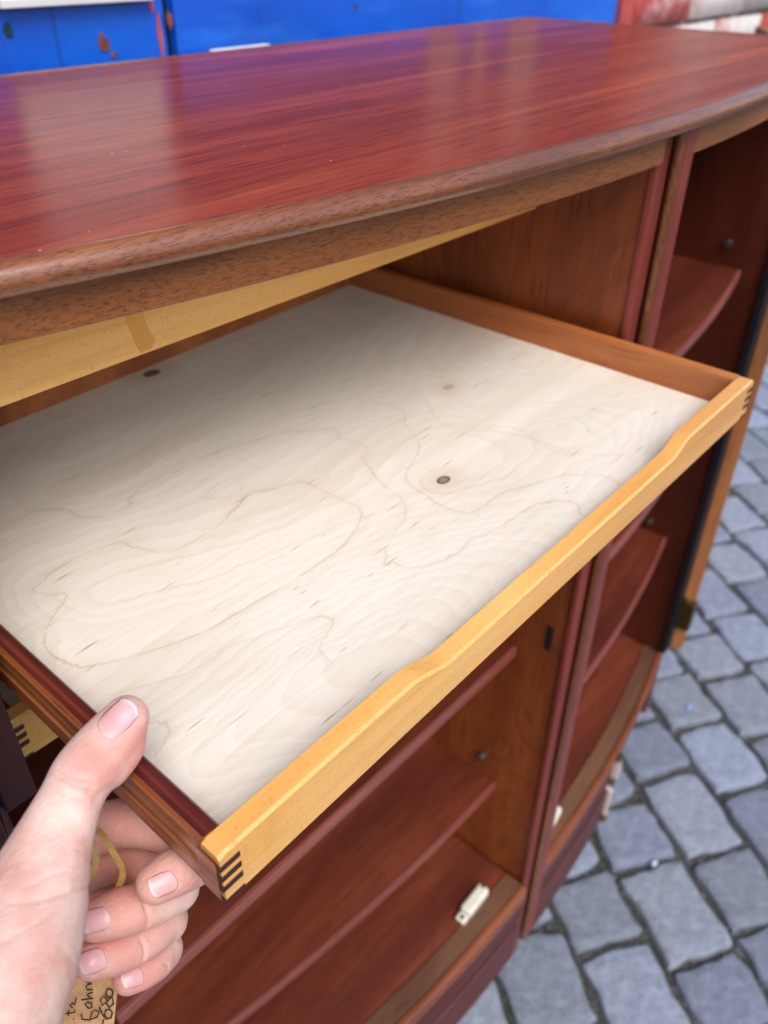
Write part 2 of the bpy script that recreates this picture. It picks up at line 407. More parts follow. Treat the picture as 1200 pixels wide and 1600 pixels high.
class MB:
    """collects faces in layout units; build() links them as one mesh"""
    def __init__(s): s.v = []; s.f = []; s.mi = []
    def add(s, vs, fs, mi=0):
        b = len(s.v); s.v += [tuple(p) for p in vs]; s.f += [tuple(i+b for i in f) for f in fs]; s.mi += [mi]*len(fs); return s
    def box(s, x0, x1, y0, y1, z0, z1, mi=0):
        vs = [(x, y, z) for z in (z0, z1) for y in (y0, y1) for x in (x0, x1)]
        return s.add(vs, [(0, 2, 3, 1), (4, 5, 7, 6), (0, 1, 5, 4), (2, 6, 7, 3), (0, 4, 6, 2), (1, 3, 7, 5)], mi)
    def strip(s, sections, closed=False, mi=0, caps=True):
        n = len(sections[0]); b = []
        vs = [p for sec in sections for p in sec]; fs = []
        m = len(sections)
        for i in range(m if closed else m-1):
            j = (i+1) % m
            for k in range(n):
                l = (k+1) % n
                fs.append((i*n+k, i*n+l, j*n+l, j*n+k))
        if caps and not closed:
            fs.append(tuple(range(n-1, -1, -1))); fs.append(tuple((m-1)*n+k for k in range(n)))
        return s.add(vs, fs, mi)
    def bow(s, x0, x1, f0, f1, z0, z1, n=28, mi=0):
        """board that follows the bowed front; f0,f1 give front and back y as functions of x"""
        xs = [x0+(x1-x0)*i/n for i in range(n+1)]
        return s.strip([[(x, f0(x), z0), (x, f0(x), z1), (x, f1(x), z1), (x, f1(x), z0)] for x in xs], mi=mi)
    def tube(s, pts, rad, n=10, mi=0):
        pts = [Vector(p) for p in pts]; secs = []
        up = Vector((0, 0, 1))
        for i, p in enumerate(pts):
            t = (pts[min(i+1, len(pts)-1)]-pts[max(i-1, 0)]).normalized()
            a = t.cross(up)
            if a.length < 1e-3: a = t.cross(Vector((1, 0, 0)))
            a.normalize(); b = a.cross(t)
            r = rad[i] if isinstance(rad, (list, tuple)) else rad
            secs.append([tuple(p+(a*math.cos(q)+b*math.sin(q))*r) for q in [2*math.pi*k/n for k in range(n)]])
        return s.strip(secs, mi=mi)
    def cyl(s, c, axis, r, h, n=16, mi=0):
        c = Vector(c); ax = Vector(axis).normalized()
        return s.tube([c, c+ax*h], r, n, mi)
    def build(s, name, mat, parent=None, bevel=0.0, seg=2, raw=False, xf=None):
        o0 = wloc(parent)
        vs = []
        for p in s.v:
            if xf: p = xf(p)
            q = (Vector(p) if raw else W(*p)) - o0
            vs.append(q)
        me = bpy.data.meshes.new(name); me.from_pydata(vs, [], s.f)
        mats = mat if isinstance(mat, (list, tuple)) else [mat]
        for mm in mats: me.materials.append(mm)
        for p, i in zip(me.polygons, s.mi): p.material_index = i
        bm = bmesh.new(); bm.from_mesh(me); bmesh.ops.recalc_face_normals(bm, faces=bm.faces)
        bm.to_mesh(me); bm.free()
        me.update()
        me.shade_smooth(); me.set_sharp_from_angle(angle=math.radians(35))
        o = bpy.data.objects.new(name, me); COL.objects.link(o)
        if parent is not None: o.parent = parent
        if bevel > 0:
            b = o.modifiers.new('bevel', 'BEVEL'); b.width = bevel; b.segments = seg
            b.limit_method = 'ANGLE'; b.angle_limit = math.radians(40); b.harden_normals = True
        return o

def tag(o, label, cat, group=None, kind=None):
    o['label'] = label; o['category'] = cat
    if group: o['group'] = group
    if kind: o['kind'] = kind

# ------------------------------------------------------------------ ground
g = MB(); NG = 1
g.add([(-60, -60, -5.05), (60, -60, -5.05), (60, 60, -5.05), (-60, 60, -5.05)], [(0, 1, 2, 3)])
ground = g.build('ground', MT['dirt']); ground['kind'] = 'structure'; ground['label'] = 'grey cobbled paving with gravelly joints'

def sett_mesh(i, L, B):
    rnd = random.Random(100+i)
    bm = bmesh.new(); N = 10; H = 0.03
    us = [-1, -.975, -.93, -.72, -.38, 0, .38, .72, .93, .975, 1]
    ph = [rnd.uniform(0, 6.28) for _ in range(8)]; am = [rnd.uniform(.0008, .0024) for _ in range(4)]
    tilt = (rnd.uniform(-.02, .02), rnd.uniform(-.02, .02)); crown = rnd.uniform(-0.001, 0.0012)
    chip = [(rnd.choice((-1, 1)), rnd.choice((-1, 1)), rnd.uniform(0, .10)) for _ in range(2)]
    g_ = {}
    def pos(u, v):
        k = 0.06
        x = u*math.sqrt(1-v*v*k)*L/2; y = v*math.sqrt(1-u*u*k)*B/2
        for cu, cv, cd in chip:
            d_ = max(0, (u*cu+v*cv)-1.45)/0.55
            x -= cu*d_*cd*L*0.3; y -= cv*d_*cd*B*0.3
        x += u*u*math.copysign(1, u)*am[0]*1.3*math.sin(v*3.1+ph[0]) + u*u*am[1]*math.sin(v*7+ph[1])
        y += v*v*math.copysign(1, v)*am[2]*1.3*math.sin(u*3.1+ph[2]) + v*v*am[3]*math.sin(u*7+ph[3])
        return x, y
    for a_, u in enumerate(us):
        for b_, v in enumerate(us):
            x, y = pos(u, v); e = max(abs(u), abs(v))
            z = crown*(1-e*e)+0.0013*math.sin(u*3+ph[4])*math.sin(v*3.4+ph[5])+0.0006*math.sin(u*7+ph[6])*math.sin(v*6+ph[7])+x*tilt[0]+y*tilt[1]
            z -= 0.0034*max(0, (e-.93)/.07)**2
            g_[a_, b_] = bm.verts.new((x, y, z))
    for a_ in range(N):
        for b_ in range(N): bm.faces.new((g_[a_, b_], g_[a_+1, b_], g_[a_+1, b_+1], g_[a_, b_+1]))
    rim = [g_[a_, 0] for a_ in range(N)]+[g_[N, b_] for b_ in range(N)]+[g_[a_, N] for a_ in range(N, 0, -1)]+[g_[0, b_] for b_ in range(N, 0, -1)]
    low = [bm.verts.new((v.co.x*1.02, v.co.y*1.02, -H)) for v in rim]
    for k in range(len(rim)):
        j = (k+1) % len(rim); bm.faces.new((rim[j], rim[k], low[k], low[j]))
    me = bpy.data.meshes.new('sett'); bm.to_mesh(me); bm.free()
    me.materials.append(MT['stone']); me.shade_smooth()
    return me

tdir = Vector((math.cos(math.radians(57)), math.sin(math.radians(57)), 0))
ndir = Vector((math.cos(math.radians(-32)), math.sin(math.radians(-32)), 0))
PITCH, JOINT = 0.1185, 0.0125
known = {0: [0.335, 0.437, 0.585], 1: [0.452, 0.574, 0.728], 2: [0.52, 0.664, 0.812], -1: [0.33, 0.49, 0.605], 3: [0.60, 0.755, 0.90]}
lens = [0.098, 0.108, 0.118, 0.128, 0.138, 0.15]
mesh_cache = {}
gap_cells = []
sett_count = 0
rs = random.Random(3)
for k in range(-9, 24):
    c0 = 0.548+PITCH*k
    bounds = list(known.get(k, [0.4+rs.uniform(-.05, .05)]))
    while bounds[-1] < 2.6: bounds.append(bounds[-1]+rs.choice([0.118, 0.13, 0.145, 0.16, 0.175]))
    while bounds[0] > -1.4: bounds.insert(0, bounds[0]-rs.choice([0.118, 0.13, 0.145, 0.16, 0.175]))
    for a, b in zip(bounds, bounds[1:]):
        ctr = tdir*((a+b)/2) + ndir*(c0+PITCH/2)
        x, y = ctr.x, ctr.y
        if not (-0.12 < x < 3.1 and -0.42 < y < 0.78): continue
        if x < 0.95 and y > 0.36: continue
        if y < -0.42+0.0 or y > 0.30*x+0.22 and x > 1.2 and y > 0.8: continue
        if x < 0.95 and y > 0.55: continue
        if sett_count >= 298: continue
        L = (b-a)-JOINT*rs.uniform(0.75, 1.2); B = PITCH-JOINT*rs.uniform(0.75, 1.15)
        key = (round(L, 2), round(B, 2), rs.randrange(3))
        if key not in mesh_cache: mesh_cache[key] = sett_mesh(len(mesh_cache), key[0], B)
        o = bpy.data.objects.new('sett', mesh_cache[key]); COL.objects.link(o)
        o.parent = ground
        o.location = (x, y, rs.uniform(-0.003, 0.003))
        o.rotation_euler = (0, 0, math.radians(57)+rs.uniform(-.05, .05)+(math.pi if rs.random() < .5 else 0))
        sett_count += 1
# loose grit in the joints
gb = bmesh.new(); gr = random.Random(11)
for _ in range(15000):
    x = gr.uniform(0.0, 2.4); y = gr.uniform(-0.4, 0.7)
    p = Vector((x, y, 0)); s_ = p.dot(tdir); c_ = p.dot(ndir)
    fr = ((c_-0.548)/PITCH) % 1.0
    if not (fr < 0.13 or fr > 0.87 or gr.random() < 0.6): continue
    r = gr.uniform(0.0010, 0.0036)
    z = -0.05*S + r*0.4
    base = [Vector((gr.uniform(.7, 1.2)*d[0], gr.uniform(.7, 1.2)*d[1], gr.uniform(.6, 1.0)*d[2]))*r+Vector((x, y, z)) for d in ((1, 0, 0), (-1, 0, 0), (0, 1, 0), (0, -1, 0), (0, 0, 1), (0, 0, -1))]
    vv = [gb.verts.new(q) for q in base]
    for f in ((0, 2, 4), (2, 1, 4), (1, 3, 4), (3, 0, 4), (2, 0, 5), (1, 2, 5), (3, 1, 5), (0, 3, 5)): gb.faces.new([vv[i] for i in f])
gm = bpy.data.meshes.new('joint_grit'); gb.to_mesh(gm); gb.free()
grit = link('joint_grit', gm, MT['grit'], ground, smooth=False); grit['kind'] = 'stuff'
# moss clumps in some joints
mb_ = bmesh.new(); mr = random.Random(21)
for _ in range(46):
    k_ = mr.randrange(-2, 9); c_ = 0.548+PITCH*k_+mr.uniform(-.004, .004); s0 = mr.uniform(0.2, 1.3)
    for _ in range(mr.randrange(12, 40)):
        p = tdir*(s0+mr.gauss(0, .018))+ndir*(c_+mr.gauss(0, .003)); r = mr.uniform(.0012, .003)
        q = Vector((p.x, p.y, -0.05*S+r*.5))
        vv = [mb_.verts.new(q+Vector(d)*r*mr.uniform(.7, 1.2)) for d in ((1, 0, 0), (-1, 0, 0), (0, 1, 0), (0, -1, 0), (0, 0, 1), (0, 0, -1))]
        for f in ((0, 2, 4), (2, 1, 4), (1, 3, 4), (3, 0, 4), (2, 0, 5), (1, 2, 5), (3, 1, 5), (0, 3, 5)): mb_.faces.new([vv[i] for i in f])
mo = bpy.data.meshes.new('joint_moss'); mb_.to_mesh(mo); mb_.free()
moss = link('joint_moss', mo, plain('moss', '#4c5a2a', 0.9, 0, 200, 0.35), ground); moss['kind'] = 'stuff'
# a few scraps lying in the joints
scr = random.Random(5)
for i, (px, py, cc, lab) in enumerate([(1.18, .262, '#8fb0e0', 'tiny pale blue paper scrap on the cobbles near the cabinet'),
                                       (0.84, .165, '#b9c8dc', 'small pale round bit on top of a cobble'),
                                       (1.335, .385, '#b8b4ac', 'small grey pebble lying in a joint by the cabinet corner'),
                                       (1.60, .50, '#c0bbb0', 'pale chip of stone lying in a joint further back')]):
    bm = bmesh.new(); bmesh.ops.create_icosphere(bm, subdivisions=2, radius=0.0055)
    for v in bm.verts:
        v.co = Vector((v.co.x*scr.uniform(.9, 1.5), v.co.y*scr.uniform(.6, .9), v.co.z*0.4))
    me = bpy.data.meshes.new('scrap'); bm.to_mesh(me); bm.free()
    o = link('pebble' if i > 1 else 'paper_scrap', me, plain('scrap_%d' % i, cc, 0.7))
    o.location = (px, py, 0.004); tag(o, lab, 'pebble' if i > 1 else 'scrap')

# ------------------------------------------------------------------ wall behind
YW = 3.2
wall = empty('blue_wall', W(2.2, YW, -5.07), 'bright blue painted sheet wall behind the cabinet with a dark upright seam', 'wall')
MB().box(-7, 2.30, YW, YW+0.12, -5.07, -0.10).build('wall_panel', MT['blue'], wall, 0.002)
MB().box(2.335, 6.03, YW-0.02, YW+0.12, -5.07, -0.10).build('wall_panel', MT['blue'], wall, 0.002)
MB().box(2.295, 2.34, YW+0.03, YW+0.12, -5.07, -0.10).build('seam', MT['dark_gap'], wall)
MB().box(-7, 6.03, YW-0.03, YW+0.12, -0.096, 6.0).build('unseen_upper_wall', MT['upper_wall'], wall, 0.002)  # unseen upper wall, added so the table top mirrors less blue
bl = random.Random(2)
def blotch(cx, cz, rx, rz, y, n=16):
    m = MB(); a = []
    for i in range(n):
        q = 2*math.pi*i/n; k = bl.uniform(.6, 1.15)
        a.append((cx+math.cos(q)*rx*k, cz+math.sin(q)*rz*k))
    m.strip([[(x, y, z) for x, z in a], [(x, y-0.006, z) for x, z in a]])
    return m
blotch(2.00, -0.36, .022, .035, YW).build('rust_spot', MT['rust'], wall)
blotch(2.04, -0.40, .016, .012, YW).build('rust_spot', MT['rust'], wall)
blotch(2.305, -0.30, .014, .03, YW-0.02).build('rust_spot', MT['rust'], wall)
blotch(2.265, -0.36, .010, .09, YW).build('paint_chip', MT['redtrim'], wall)
blotch(2.24, -0.24, .010, .04, YW).build('paint_chip', MT['redtrim'], wall)
blotch(1.63, -0.295, .018, .024, YW).build('dark_mark', MT['leafgreen'], wall)
blotch(3.40, -0.30, .012, .012, YW-0.02).build('bolt_head', MT['steel'], wall)
sg = empty('wall_sign', W(1.9, YW, -.2), 'white framed sign board on the blue wall at the upper left', 'sign')
MB().box(1.60, 2.225, YW-0.035, YW-0.002, -.228, .42).build('sign_board', MT['white'], sg, 0.001)
MB().box(1.60, 2.225, YW-0.05, YW-0.036, -.228, -.20).build('sign_frame', MT['white'], sg, 0.001)
wb = MB().box(2.385, 2.69, YW-0.19, YW-0.15, -1.2, -.398).build('white_panel', MT['white'], None, 0.002)
tag(wb, 'white panel standing behind the cabinet, only its top edge showing above the table top', 'board')
for (a, b) in ((3.95, 4.22), (4.36, 4.48), (4.70, 5.02)):
    p = MB().box(a, b, YW-0.04, YW-0.022, -.24, .75).build('notice', MT['notice'])
    tag(p, {3.95: 'left white notice of three on the blue wall, mirrored in the table top', 4.36: 'narrow middle white notice of three on the blue wall, mirrored in the table top', 4.70: 'right white notice of three on the blue wall, mirrored in the table top'}[a], 'notice')

pil = empty('brick_pillar', W(7.5, YW, -5.07), 'old brick pillar with flaking red and white paint beside the blue wall', 'pillar')
MB().box(6.06, 9.5, YW+0.02, YW+0.8, -5.07, 6.0).build('mortar_core', MT['mortar'], pil)
MB().box(6.035, 6.20, YW-0.06, YW+0.1, -5.07, 6.0).build('red_trim', MT['redtrim'], pil, 0.003)
br = random.Random(8); bmz = []
for i in range(3):
    bm = bmesh.new(); bmesh.ops.create_cube(bm, size=1)
    bmesh.ops.bevel(bm, geom=bm.edges[:], offset=0.025, segments=1, affect='EDGES')
    for v in bm.verts: v.co = Vector((v.co.x*0.225+br.uniform(-.003, .003), v.co.y*.10+br.uniform(-.002, .002), v.co.z*0.066+br.uniform(-.002, .002)))
    me = bpy.data.meshes.new('brick'); bm.to_mesh(me); bm.free(); me.shade_smooth(); bmz.append(me)
for r in range(-4, 6):
    for q in range(4):
        x = 6.21+0.47+q*1.0-(0.42 if r % 2 else -0.02)
        if x-0.47 < 6.19: x = 6.19+0.47
        me = bmz[br.randrange(3)].copy()
        white = (q == 1 or q == 2) if r in (-1, 0, 1) else br.random() < .25
        me.materials.append(MT['brick_white'] if white else MT['brick_red'])
        o = bpy.data.objects.new('brick', me); COL.objects.link(o); o.parent = pil
        o.location = W(x, YW+0.16, -.42+r*0.315)-pil.location

# ------------------------------------------------------------------ cabinet
XC, BA = 2.2, 0.063
def yb(x): return 0.95+BA*(x-XC)**2
def off(d): return lambda x: yb(x)+d
def const(c): return lambda x: c
YBK = 2.72
cab = empty('sideboard', W(2.25, 1.85, -5.0), 'red-brown rosewood bow-front cabinet with open shelves and moulded top edge', 'cabinet')

# table top outline
def outline(d):
    """outline of the top grown outward by d"""
    x0, x1, y1 = 0.2-d, 4.26+d, 2.755+d
    pts = []
    n = 60
    for i in range(n+1):
        x = x0+(x1-x0)*i/n
        pts.append((x, yb(x)-0.028-d))
    # right end, back, left end with small rounded corners
    rc = 0.05+d
    def arc(cx, cy, a0, a1):
        for i in range(7):
            a = math.radians(a0+(a1-a0)*i/6); pts.append((cx+rc*math.cos(a), cy+rc*math.sin(a)))
    arc(x1-rc, y1-rc, 0, 90)
    arc(x0+rc, y1-rc, 90, 180)
    return pts
inner = outline(-0.03)
MB().strip([[(x, y, -0.416) for x, y in inner], [(x, y, -0.3705) for x, y in inner]]).build('table_top', MT['top'], cab, 0.0006, 1)
prof = [(-0.0295, -0.371), (-0.020, -0.3675), (-0.008, -0.3665), (0.004, -0.369), (0.014, -0.376), (0.019, -0.387), (0.019, -0.397), (0.014, -0.407), (0.004, -0.414), (-0.0295, -0.417)]
secs_by_prof = [outline(o) for o, z in prof]
secs = [[(secs_by_prof[j][i][0], secs_by_prof[j][i][1], prof[j][1]) for j in range(len(prof))] for i in range(len(inner))]
MB().strip(secs, closed=True).build('edge_moulding', MT['edge'], cab)

# carcass
MB().bow(0.30, 2.182, off(0.004), off(0.06), -0.494, -0.4175, 24).build('apron', MT['apron'], cab, 0.0015)
MB().bow(2.345, 4.20, off(-0.002), off(0.06), -0.494, -0.4175, 24).build('apron', MT['apron'], cab, 0.0015)
MB().box(0.25, 4.24, 1.30, YBK, -0.47, -0.418).build('top_carcass', MT['int_x'], cab)
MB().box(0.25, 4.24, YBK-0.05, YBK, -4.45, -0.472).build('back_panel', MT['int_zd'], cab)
MB().box(2.20, 2.248, 0.995, YBK-0.052, -4.5, -0.506).build('partition', MT['int_z'], cab)
MB().box(2.187, 2.250, 0.968, 0.994, -4.62, -0.4195).build('stile', MT['stile'], cab, 0.0018)
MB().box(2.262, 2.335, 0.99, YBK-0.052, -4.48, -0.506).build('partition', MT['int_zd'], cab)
MB().box(2.279, 2.340, 0.942, 0.989, -4.50, -0.4205).build('stile', MT['stile'], cab, 0.0012)
MB().tube([(2.270, 0.957, -4.50), (2.270, 0.957, -0.424)], 0.0145, 16).build('worn_bead', MT['stile_gold'], cab)
MB().box(2.2485, 2.2615, 1.02, 1.5, -4.5, -0.506).build('gap_shade_fill', MT['dark_gap'], cab)  # dark filler, paints the shade between the two partitions
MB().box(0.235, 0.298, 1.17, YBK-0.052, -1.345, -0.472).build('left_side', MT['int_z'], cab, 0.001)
MB().box(0.235, 0.298, 1.42, YBK-0.052, -4.5, -1.3455).build('left_side', MT['plum'], cab, 0.001)  # darker wood here paints in the shade below the stile
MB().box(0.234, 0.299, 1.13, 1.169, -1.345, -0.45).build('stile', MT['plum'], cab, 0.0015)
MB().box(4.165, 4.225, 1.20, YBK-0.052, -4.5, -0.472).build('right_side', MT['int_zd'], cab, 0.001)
MB().box(4.13, 4.20, 1.165, 1.198, -3.86, -0.44).build('gap_shade_strip', MT['dark_gap'], cab)  # dark bar, paints the shaded gap between right side and door
MB().box(0.19, 0.2335, 1.15, 1.6, -1.345, -0.45).build('gap_shade_strip', MT['dark_gap'], cab)  # dark filler, paints the shaded gap between left stile and door
# folded-back doors (edge on)
def door(hx, hy, ang, wid, th, z0, z1, mat, side):
    d = Vector((math.cos(ang), math.sin(ang), 0)); nrm = Vector((math.sin(ang), -math.cos(ang), 0))*side
    a = Vector((hx, hy, 0)); q = [a, a+nrm*th, a+nrm*th+d*wid, a+d*wid]
    return MB().strip([[(p.x, p.y, z0) for p in q], [(p.x, p.y, z1) for p in q]])
dr_ = door(4.205, 1.165, math.radians(31), 1.85, 0.078, -3.865, -0.46, None, 1).build('door', MT['door_edge'], cab, 0.0015)
MB().box(4.19, 4.245, 1.085, 1.15, -3.66, -3.44).build('hinge', MT['brass'], dr_, 0.001)
MB().cyl((4.205, 1.155, -3.67), (0, 0, 1), 0.016, 0.25, 12).build('hinge_pin', MT['brass'], dr_)
door(0.229, 1.145, math.radians(165), 1.85, 0.065, -1.35, -0.46, None, -1).build('door', MT['plum'], cab, 0.0015)

# floor, lips and base rails
for (x0, x1, xr) in ((0.30, 2.186, 2.186), (2.342, 4.16, 3.26)):
    MB().bow(x0, x1, off(0.126), const(YBK-0.052), -3.98, -3.905, 30).build('compartment_floor', MT['int_x'], cab)
    MB().bow(x0, x1, off(0.036), off(0.1245), -3.98, -3.894, 30).build('floor_lip', MT['lip'], cab, 0.0006)
    MB().bow(x0, x1+(0.03 if x1 > 4 else 0), off(-0.004), off(0.0345), -3.985, -3.889, 30).build('floor_edge', MT['lip_red'], cab, 0.0025)
    MB().bow(x0, xr, off(0.006), off(0.08), -4.195, -3.987, 20).build('base_rail', MT['rail'], cab, 0.0015)
    MB().bow(x0, xr-0.05, off(-0.008), off(0.08), -4.50, -4.198, 20).build('base_rail', MT['rail'], cab, 0.002)
MB().box(0.4, 4.1, 1.75, 1.83, -4.5, -3.982).build('inner_plinth', MT['rail'], cab)
MB().box(0.4, 4.1, 2.55, 2.63, -4.5, -3.982).build('inner_plinth', MT['rail'], cab)
# legs
for (lx, ly) in ((0.7, 1.5), (2.2, 1.3), (3.9, 1.6), (0.6, 2.5), (3.9, 2.5)):
    MB().tube([(lx, ly, -4.52 if ly < 1.7 else -4.51), (lx, ly, -5.0)], [0.09, 0.055], 20).build('leg', MT['rail'], cab, 0.001)
MB().box(0.45, 3.2, 1.2, 1.75, -4.52, -4.46).build('base_panel', MT['rail'], cab)
MB().box(3.2, 4.1, 1.45, 1.75, -4.52, -4.46).build('base_panel', MT['rail'], cab)

# shelves: panel + front edge strip
def shelf(x0, x1, fr, z, th=0.06):
    o = MB().bow(x0, x1, lambda x: fr(x)+0.021, const(YBK-0.053), z-th, z, 24).build('shelf', MT['int_x'], cab)
    MB().bow(x0, x1, fr, lambda x: fr(x)+0.020, z-th-0.001, z+0.001, 24).build('front_edge', MT['shelf_edge'], o, 0.0008)
shelf(0.302, 2.198, lambda x: 1.192+0.004*(x-2.2)**2, -2.40, 0.045)
shelf(0.302, 2.198, lambda x: yb(x)+0.255-0.01*(x-2.2)**2, -3.30, 0.042)
shelf(2.342, 4.163, lambda x: yb(x)+0.125, -1.355, 0.042)
shelf(2.342, 4.163, lambda x: yb(x)+0.14, -2.20, 0.042)
shelf(2.342, 4.163, lambda x: yb(x)+0.155, -3.02, 0.042)
# shelf pins, catches, slot, studs
def pin(p, ax):
    b = MB().cyl(p, ax, 0.020, 0.03, 16).build('shelf_pin', MT['steel'], cab, 0.0006)
    MB().cyl(Vector(p)+Vector(ax)*0.0305, ax, 0.008, 0.003, 10).build('pin_hole', MT['hole'], b)
pin((4.164, 1.41, -1.24), (-1, 0, 0)); pin((4.164, 1.47, -2.95), (-1, 0, 0)); pin((2.199, 1.295, -3.17), (-1, 0, 0))
MB().box(2.190, 2.1995, 1.045, 1.072, -2.32, -2.20).build('lock_slot', MT['dark_gap'], cab, 0.001)
def catch(cx, cy, ang, ln=0.21, w=0.062):
    c, s_ = math.cos(ang), math.sin(ang)
    def xf(p): return (cx+p[0]*c-p[1]*s_, cy+p[0]*s_+p[1]*c, p[2])
    b = MB().box(-ln*0.30, ln*0.5, -w/2, w/2, -3.8935, -3.835).build('magnetic_catch', MT['catch'], cab, 0.004, 4, xf=xf)
    MB().box(-ln*0.5, -ln*0.29, -w*0.42, w*0.42, -3.8935, -3.868).build('mounting_tab', MT['catch'], b, 0.0018, 3, xf=xf)
    MB().cyl((-ln*0.40, 0, -3.8679), (0, 0, 1), 0.011, 0.002, 12).build('screw_hole', MT['hole'], b, xf=xf)
    MB().cyl((ln*0.44, 0.004, -3.8349), (0, 0, 1), 0.010, 0.002, 12).build('screw_hole', MT['hole'], b, xf=xf)
catch(1.925, 1.098, 0.02)
catch(2.56, 1.06, 0.16)
for (x, z, o_) in ((3.235, -3.93, -0.006), (3.245, -4.17, 0.004), (3.195, -4.46, -0.010)):
    MB().cyl((x, yb(x)+o_, z), (0.1, -1, 0), 0.022, 0.030, 14).build('brass_stud', MT['brass'], cab, 0.001)
for (z0, z1, x) in ((-4.16, -3.96, 3.262), (-4.45, -4.21, 3.212)):
    MB().box(x, x+0.022, yb(x)-0.03, yb(x)+0.06, z0, z1).build('hinge_plate', MT['pale_plate'], cab, 0.001)

# ------------------------------------------------------------------ drawers
# growth-ring figure of the veneer on the tray bottom: lines in layout x,y
FIGURE = [
    ([(1.520, 1.373), (1.538, 1.325), (1.533, 1.275), (1.484, 1.226), (1.465, 1.188), (1.441, 1.142), (1.389, 1.107), (1.341, 1.088), (1.293, 1.064), (1.271, 1.026), (1.267, 0.983), (1.256, 0.943), (1.259, 0.895), (1.272, 0.863), (1.297, 0.851), (1.347, 0.851), (1.405, 0.843), (1.467, 0.813), (1.538, 0.786), (1.569, 0.757), (1.601, 0.723), (1.608, 0.684), (1.599, 0.657)], 0.75),
    ([(1.316, 1.379), (1.339, 1.369), (1.341, 1.341), (1.322, 1.314), (1.332, 1.277), (1.332, 1.229), (1.322, 1.209), (1.289, 1.201), (1.280, 1.181), (1.249, 1.122), (1.231, 1.072), (1.219, 1.018), (1.197, 0.980), (1.154, 0.953), (1.098, 0.936), (1.053, 0.918), (1.034, 0.896), (1.012, 0.885), (1.029, 0.870), (1.030, 0.853), (1.051, 0.825), (1.099, 0.800), (1.154, 0.791), (1.201, 0.798), (1.226, 0.787), (1.282, 0.776), (1.343, 0.772), (1.400, 0.763), (1.446, 0.735), (1.464, 0.695), (1.434, 0.664)], 1.00),
    ([(1.115, 1.042), (1.126, 1.074), (1.124, 1.108), (1.123, 1.149), (1.119, 1.182), (1.119, 1.227), (1.086, 1.256), (1.034, 1.274), (1.002, 1.294), (0.946, 1.277), (0.882, 1.257), (0.817, 1.250), (0.745, 1.258), (0.711, 1.308), (0.697, 1.346), (0.693, 1.369), (0.627, 1.391), (0.581, 1.390), (0.537, 1.388), (0.505, 1.374), (0.487, 1.369), (0.493, 1.344), (0.505, 1.324), (0.523, 1.309), (0.509, 1.290), (0.472, 1.268), (0.444, 1.244), (0.422, 1.215), (0.415, 1.181), (0.421, 1.144), (0.433, 1.110), (0.458, 1.089), (0.498, 1.065), (0.556, 1.039), (0.630, 1.013), (0.689, 1.006), (0.733, 1.002), (0.821, 0.993), (0.926, 0.989), (0.981, 0.991), (1.023, 1.000), (1.077, 1.019), (1.115, 1.042)], 1.00),
    ([(0.426, 1.014), (0.490, 0.980), (0.550, 0.950), (0.604, 0.943), (0.649, 0.944), (0.692, 0.925), (0.743, 0.905), (0.800, 0.880), (0.822, 0.858), (0.811, 0.838), (0.752, 0.815), (0.741, 0.778)], 0.80),
    ([(0.439, 0.909), (0.454, 0.891), (0.453, 0.870), (0.433, 0.856), (0.405, 0.845)], 0.80),
    ([(0.551, 1.625), (0.598, 1.617), (0.635, 1.613), (0.678, 1.571), (0.688, 1.520), (0.714, 1.485), (0.753, 1.469), (0.790, 1.470), (0.801, 1.493), (0.857, 1.513), (0.918, 1.513), (1.015, 1.511), (1.101, 1.490), (1.171, 1.468), (1.244, 1.445), (1.313, 1.376)], 0.90),
    ([(0.913, 1.373), (0.954, 1.325), (1.005, 1.327), (1.018, 1.370), (0.974, 1.382), (0.922, 1.370)], 0.60),
    ([(1.611, 1.012), (1.635, 0.958), (1.637, 0.905), (1.628, 0.840), (1.671, 0.782), (1.725, 0.711), (1.723, 0.673)], 0.45),
    ([(1.621, 1.263), (1.572, 1.194), (1.553, 1.136), (1.584, 1.075), (1.618, 1.010), (1.644, 0.954), (1.645, 0.890), (1.649, 0.805)], 0.55),
    ([(1.702, 1.298), (1.680, 1.161), (1.696, 1.120), (1.795, 1.055), (1.875, 0.939), (1.914, 0.795)], 0.40),
    ([(0.628, 1.771), (0.756, 1.730), (0.904, 1.648), (1.058, 1.588), (1.278, 1.537), (1.456, 1.468)], 0.35),
    ([(0.471, 0.751), (0.587, 0.757), (0.683, 0.745), (0.813, 0.725), (0.971, 0.700)], 0.25),
    ([(1.374, 0.940), (1.347, 0.929), (1.319, 0.933), (1.296, 0.949), (1.283, 0.973), (1.285, 1.001), (1.300, 1.024), (1.326, 1.036), (1.355, 1.034), (1.380, 1.018), (1.394, 0.992)], 0.50),
]
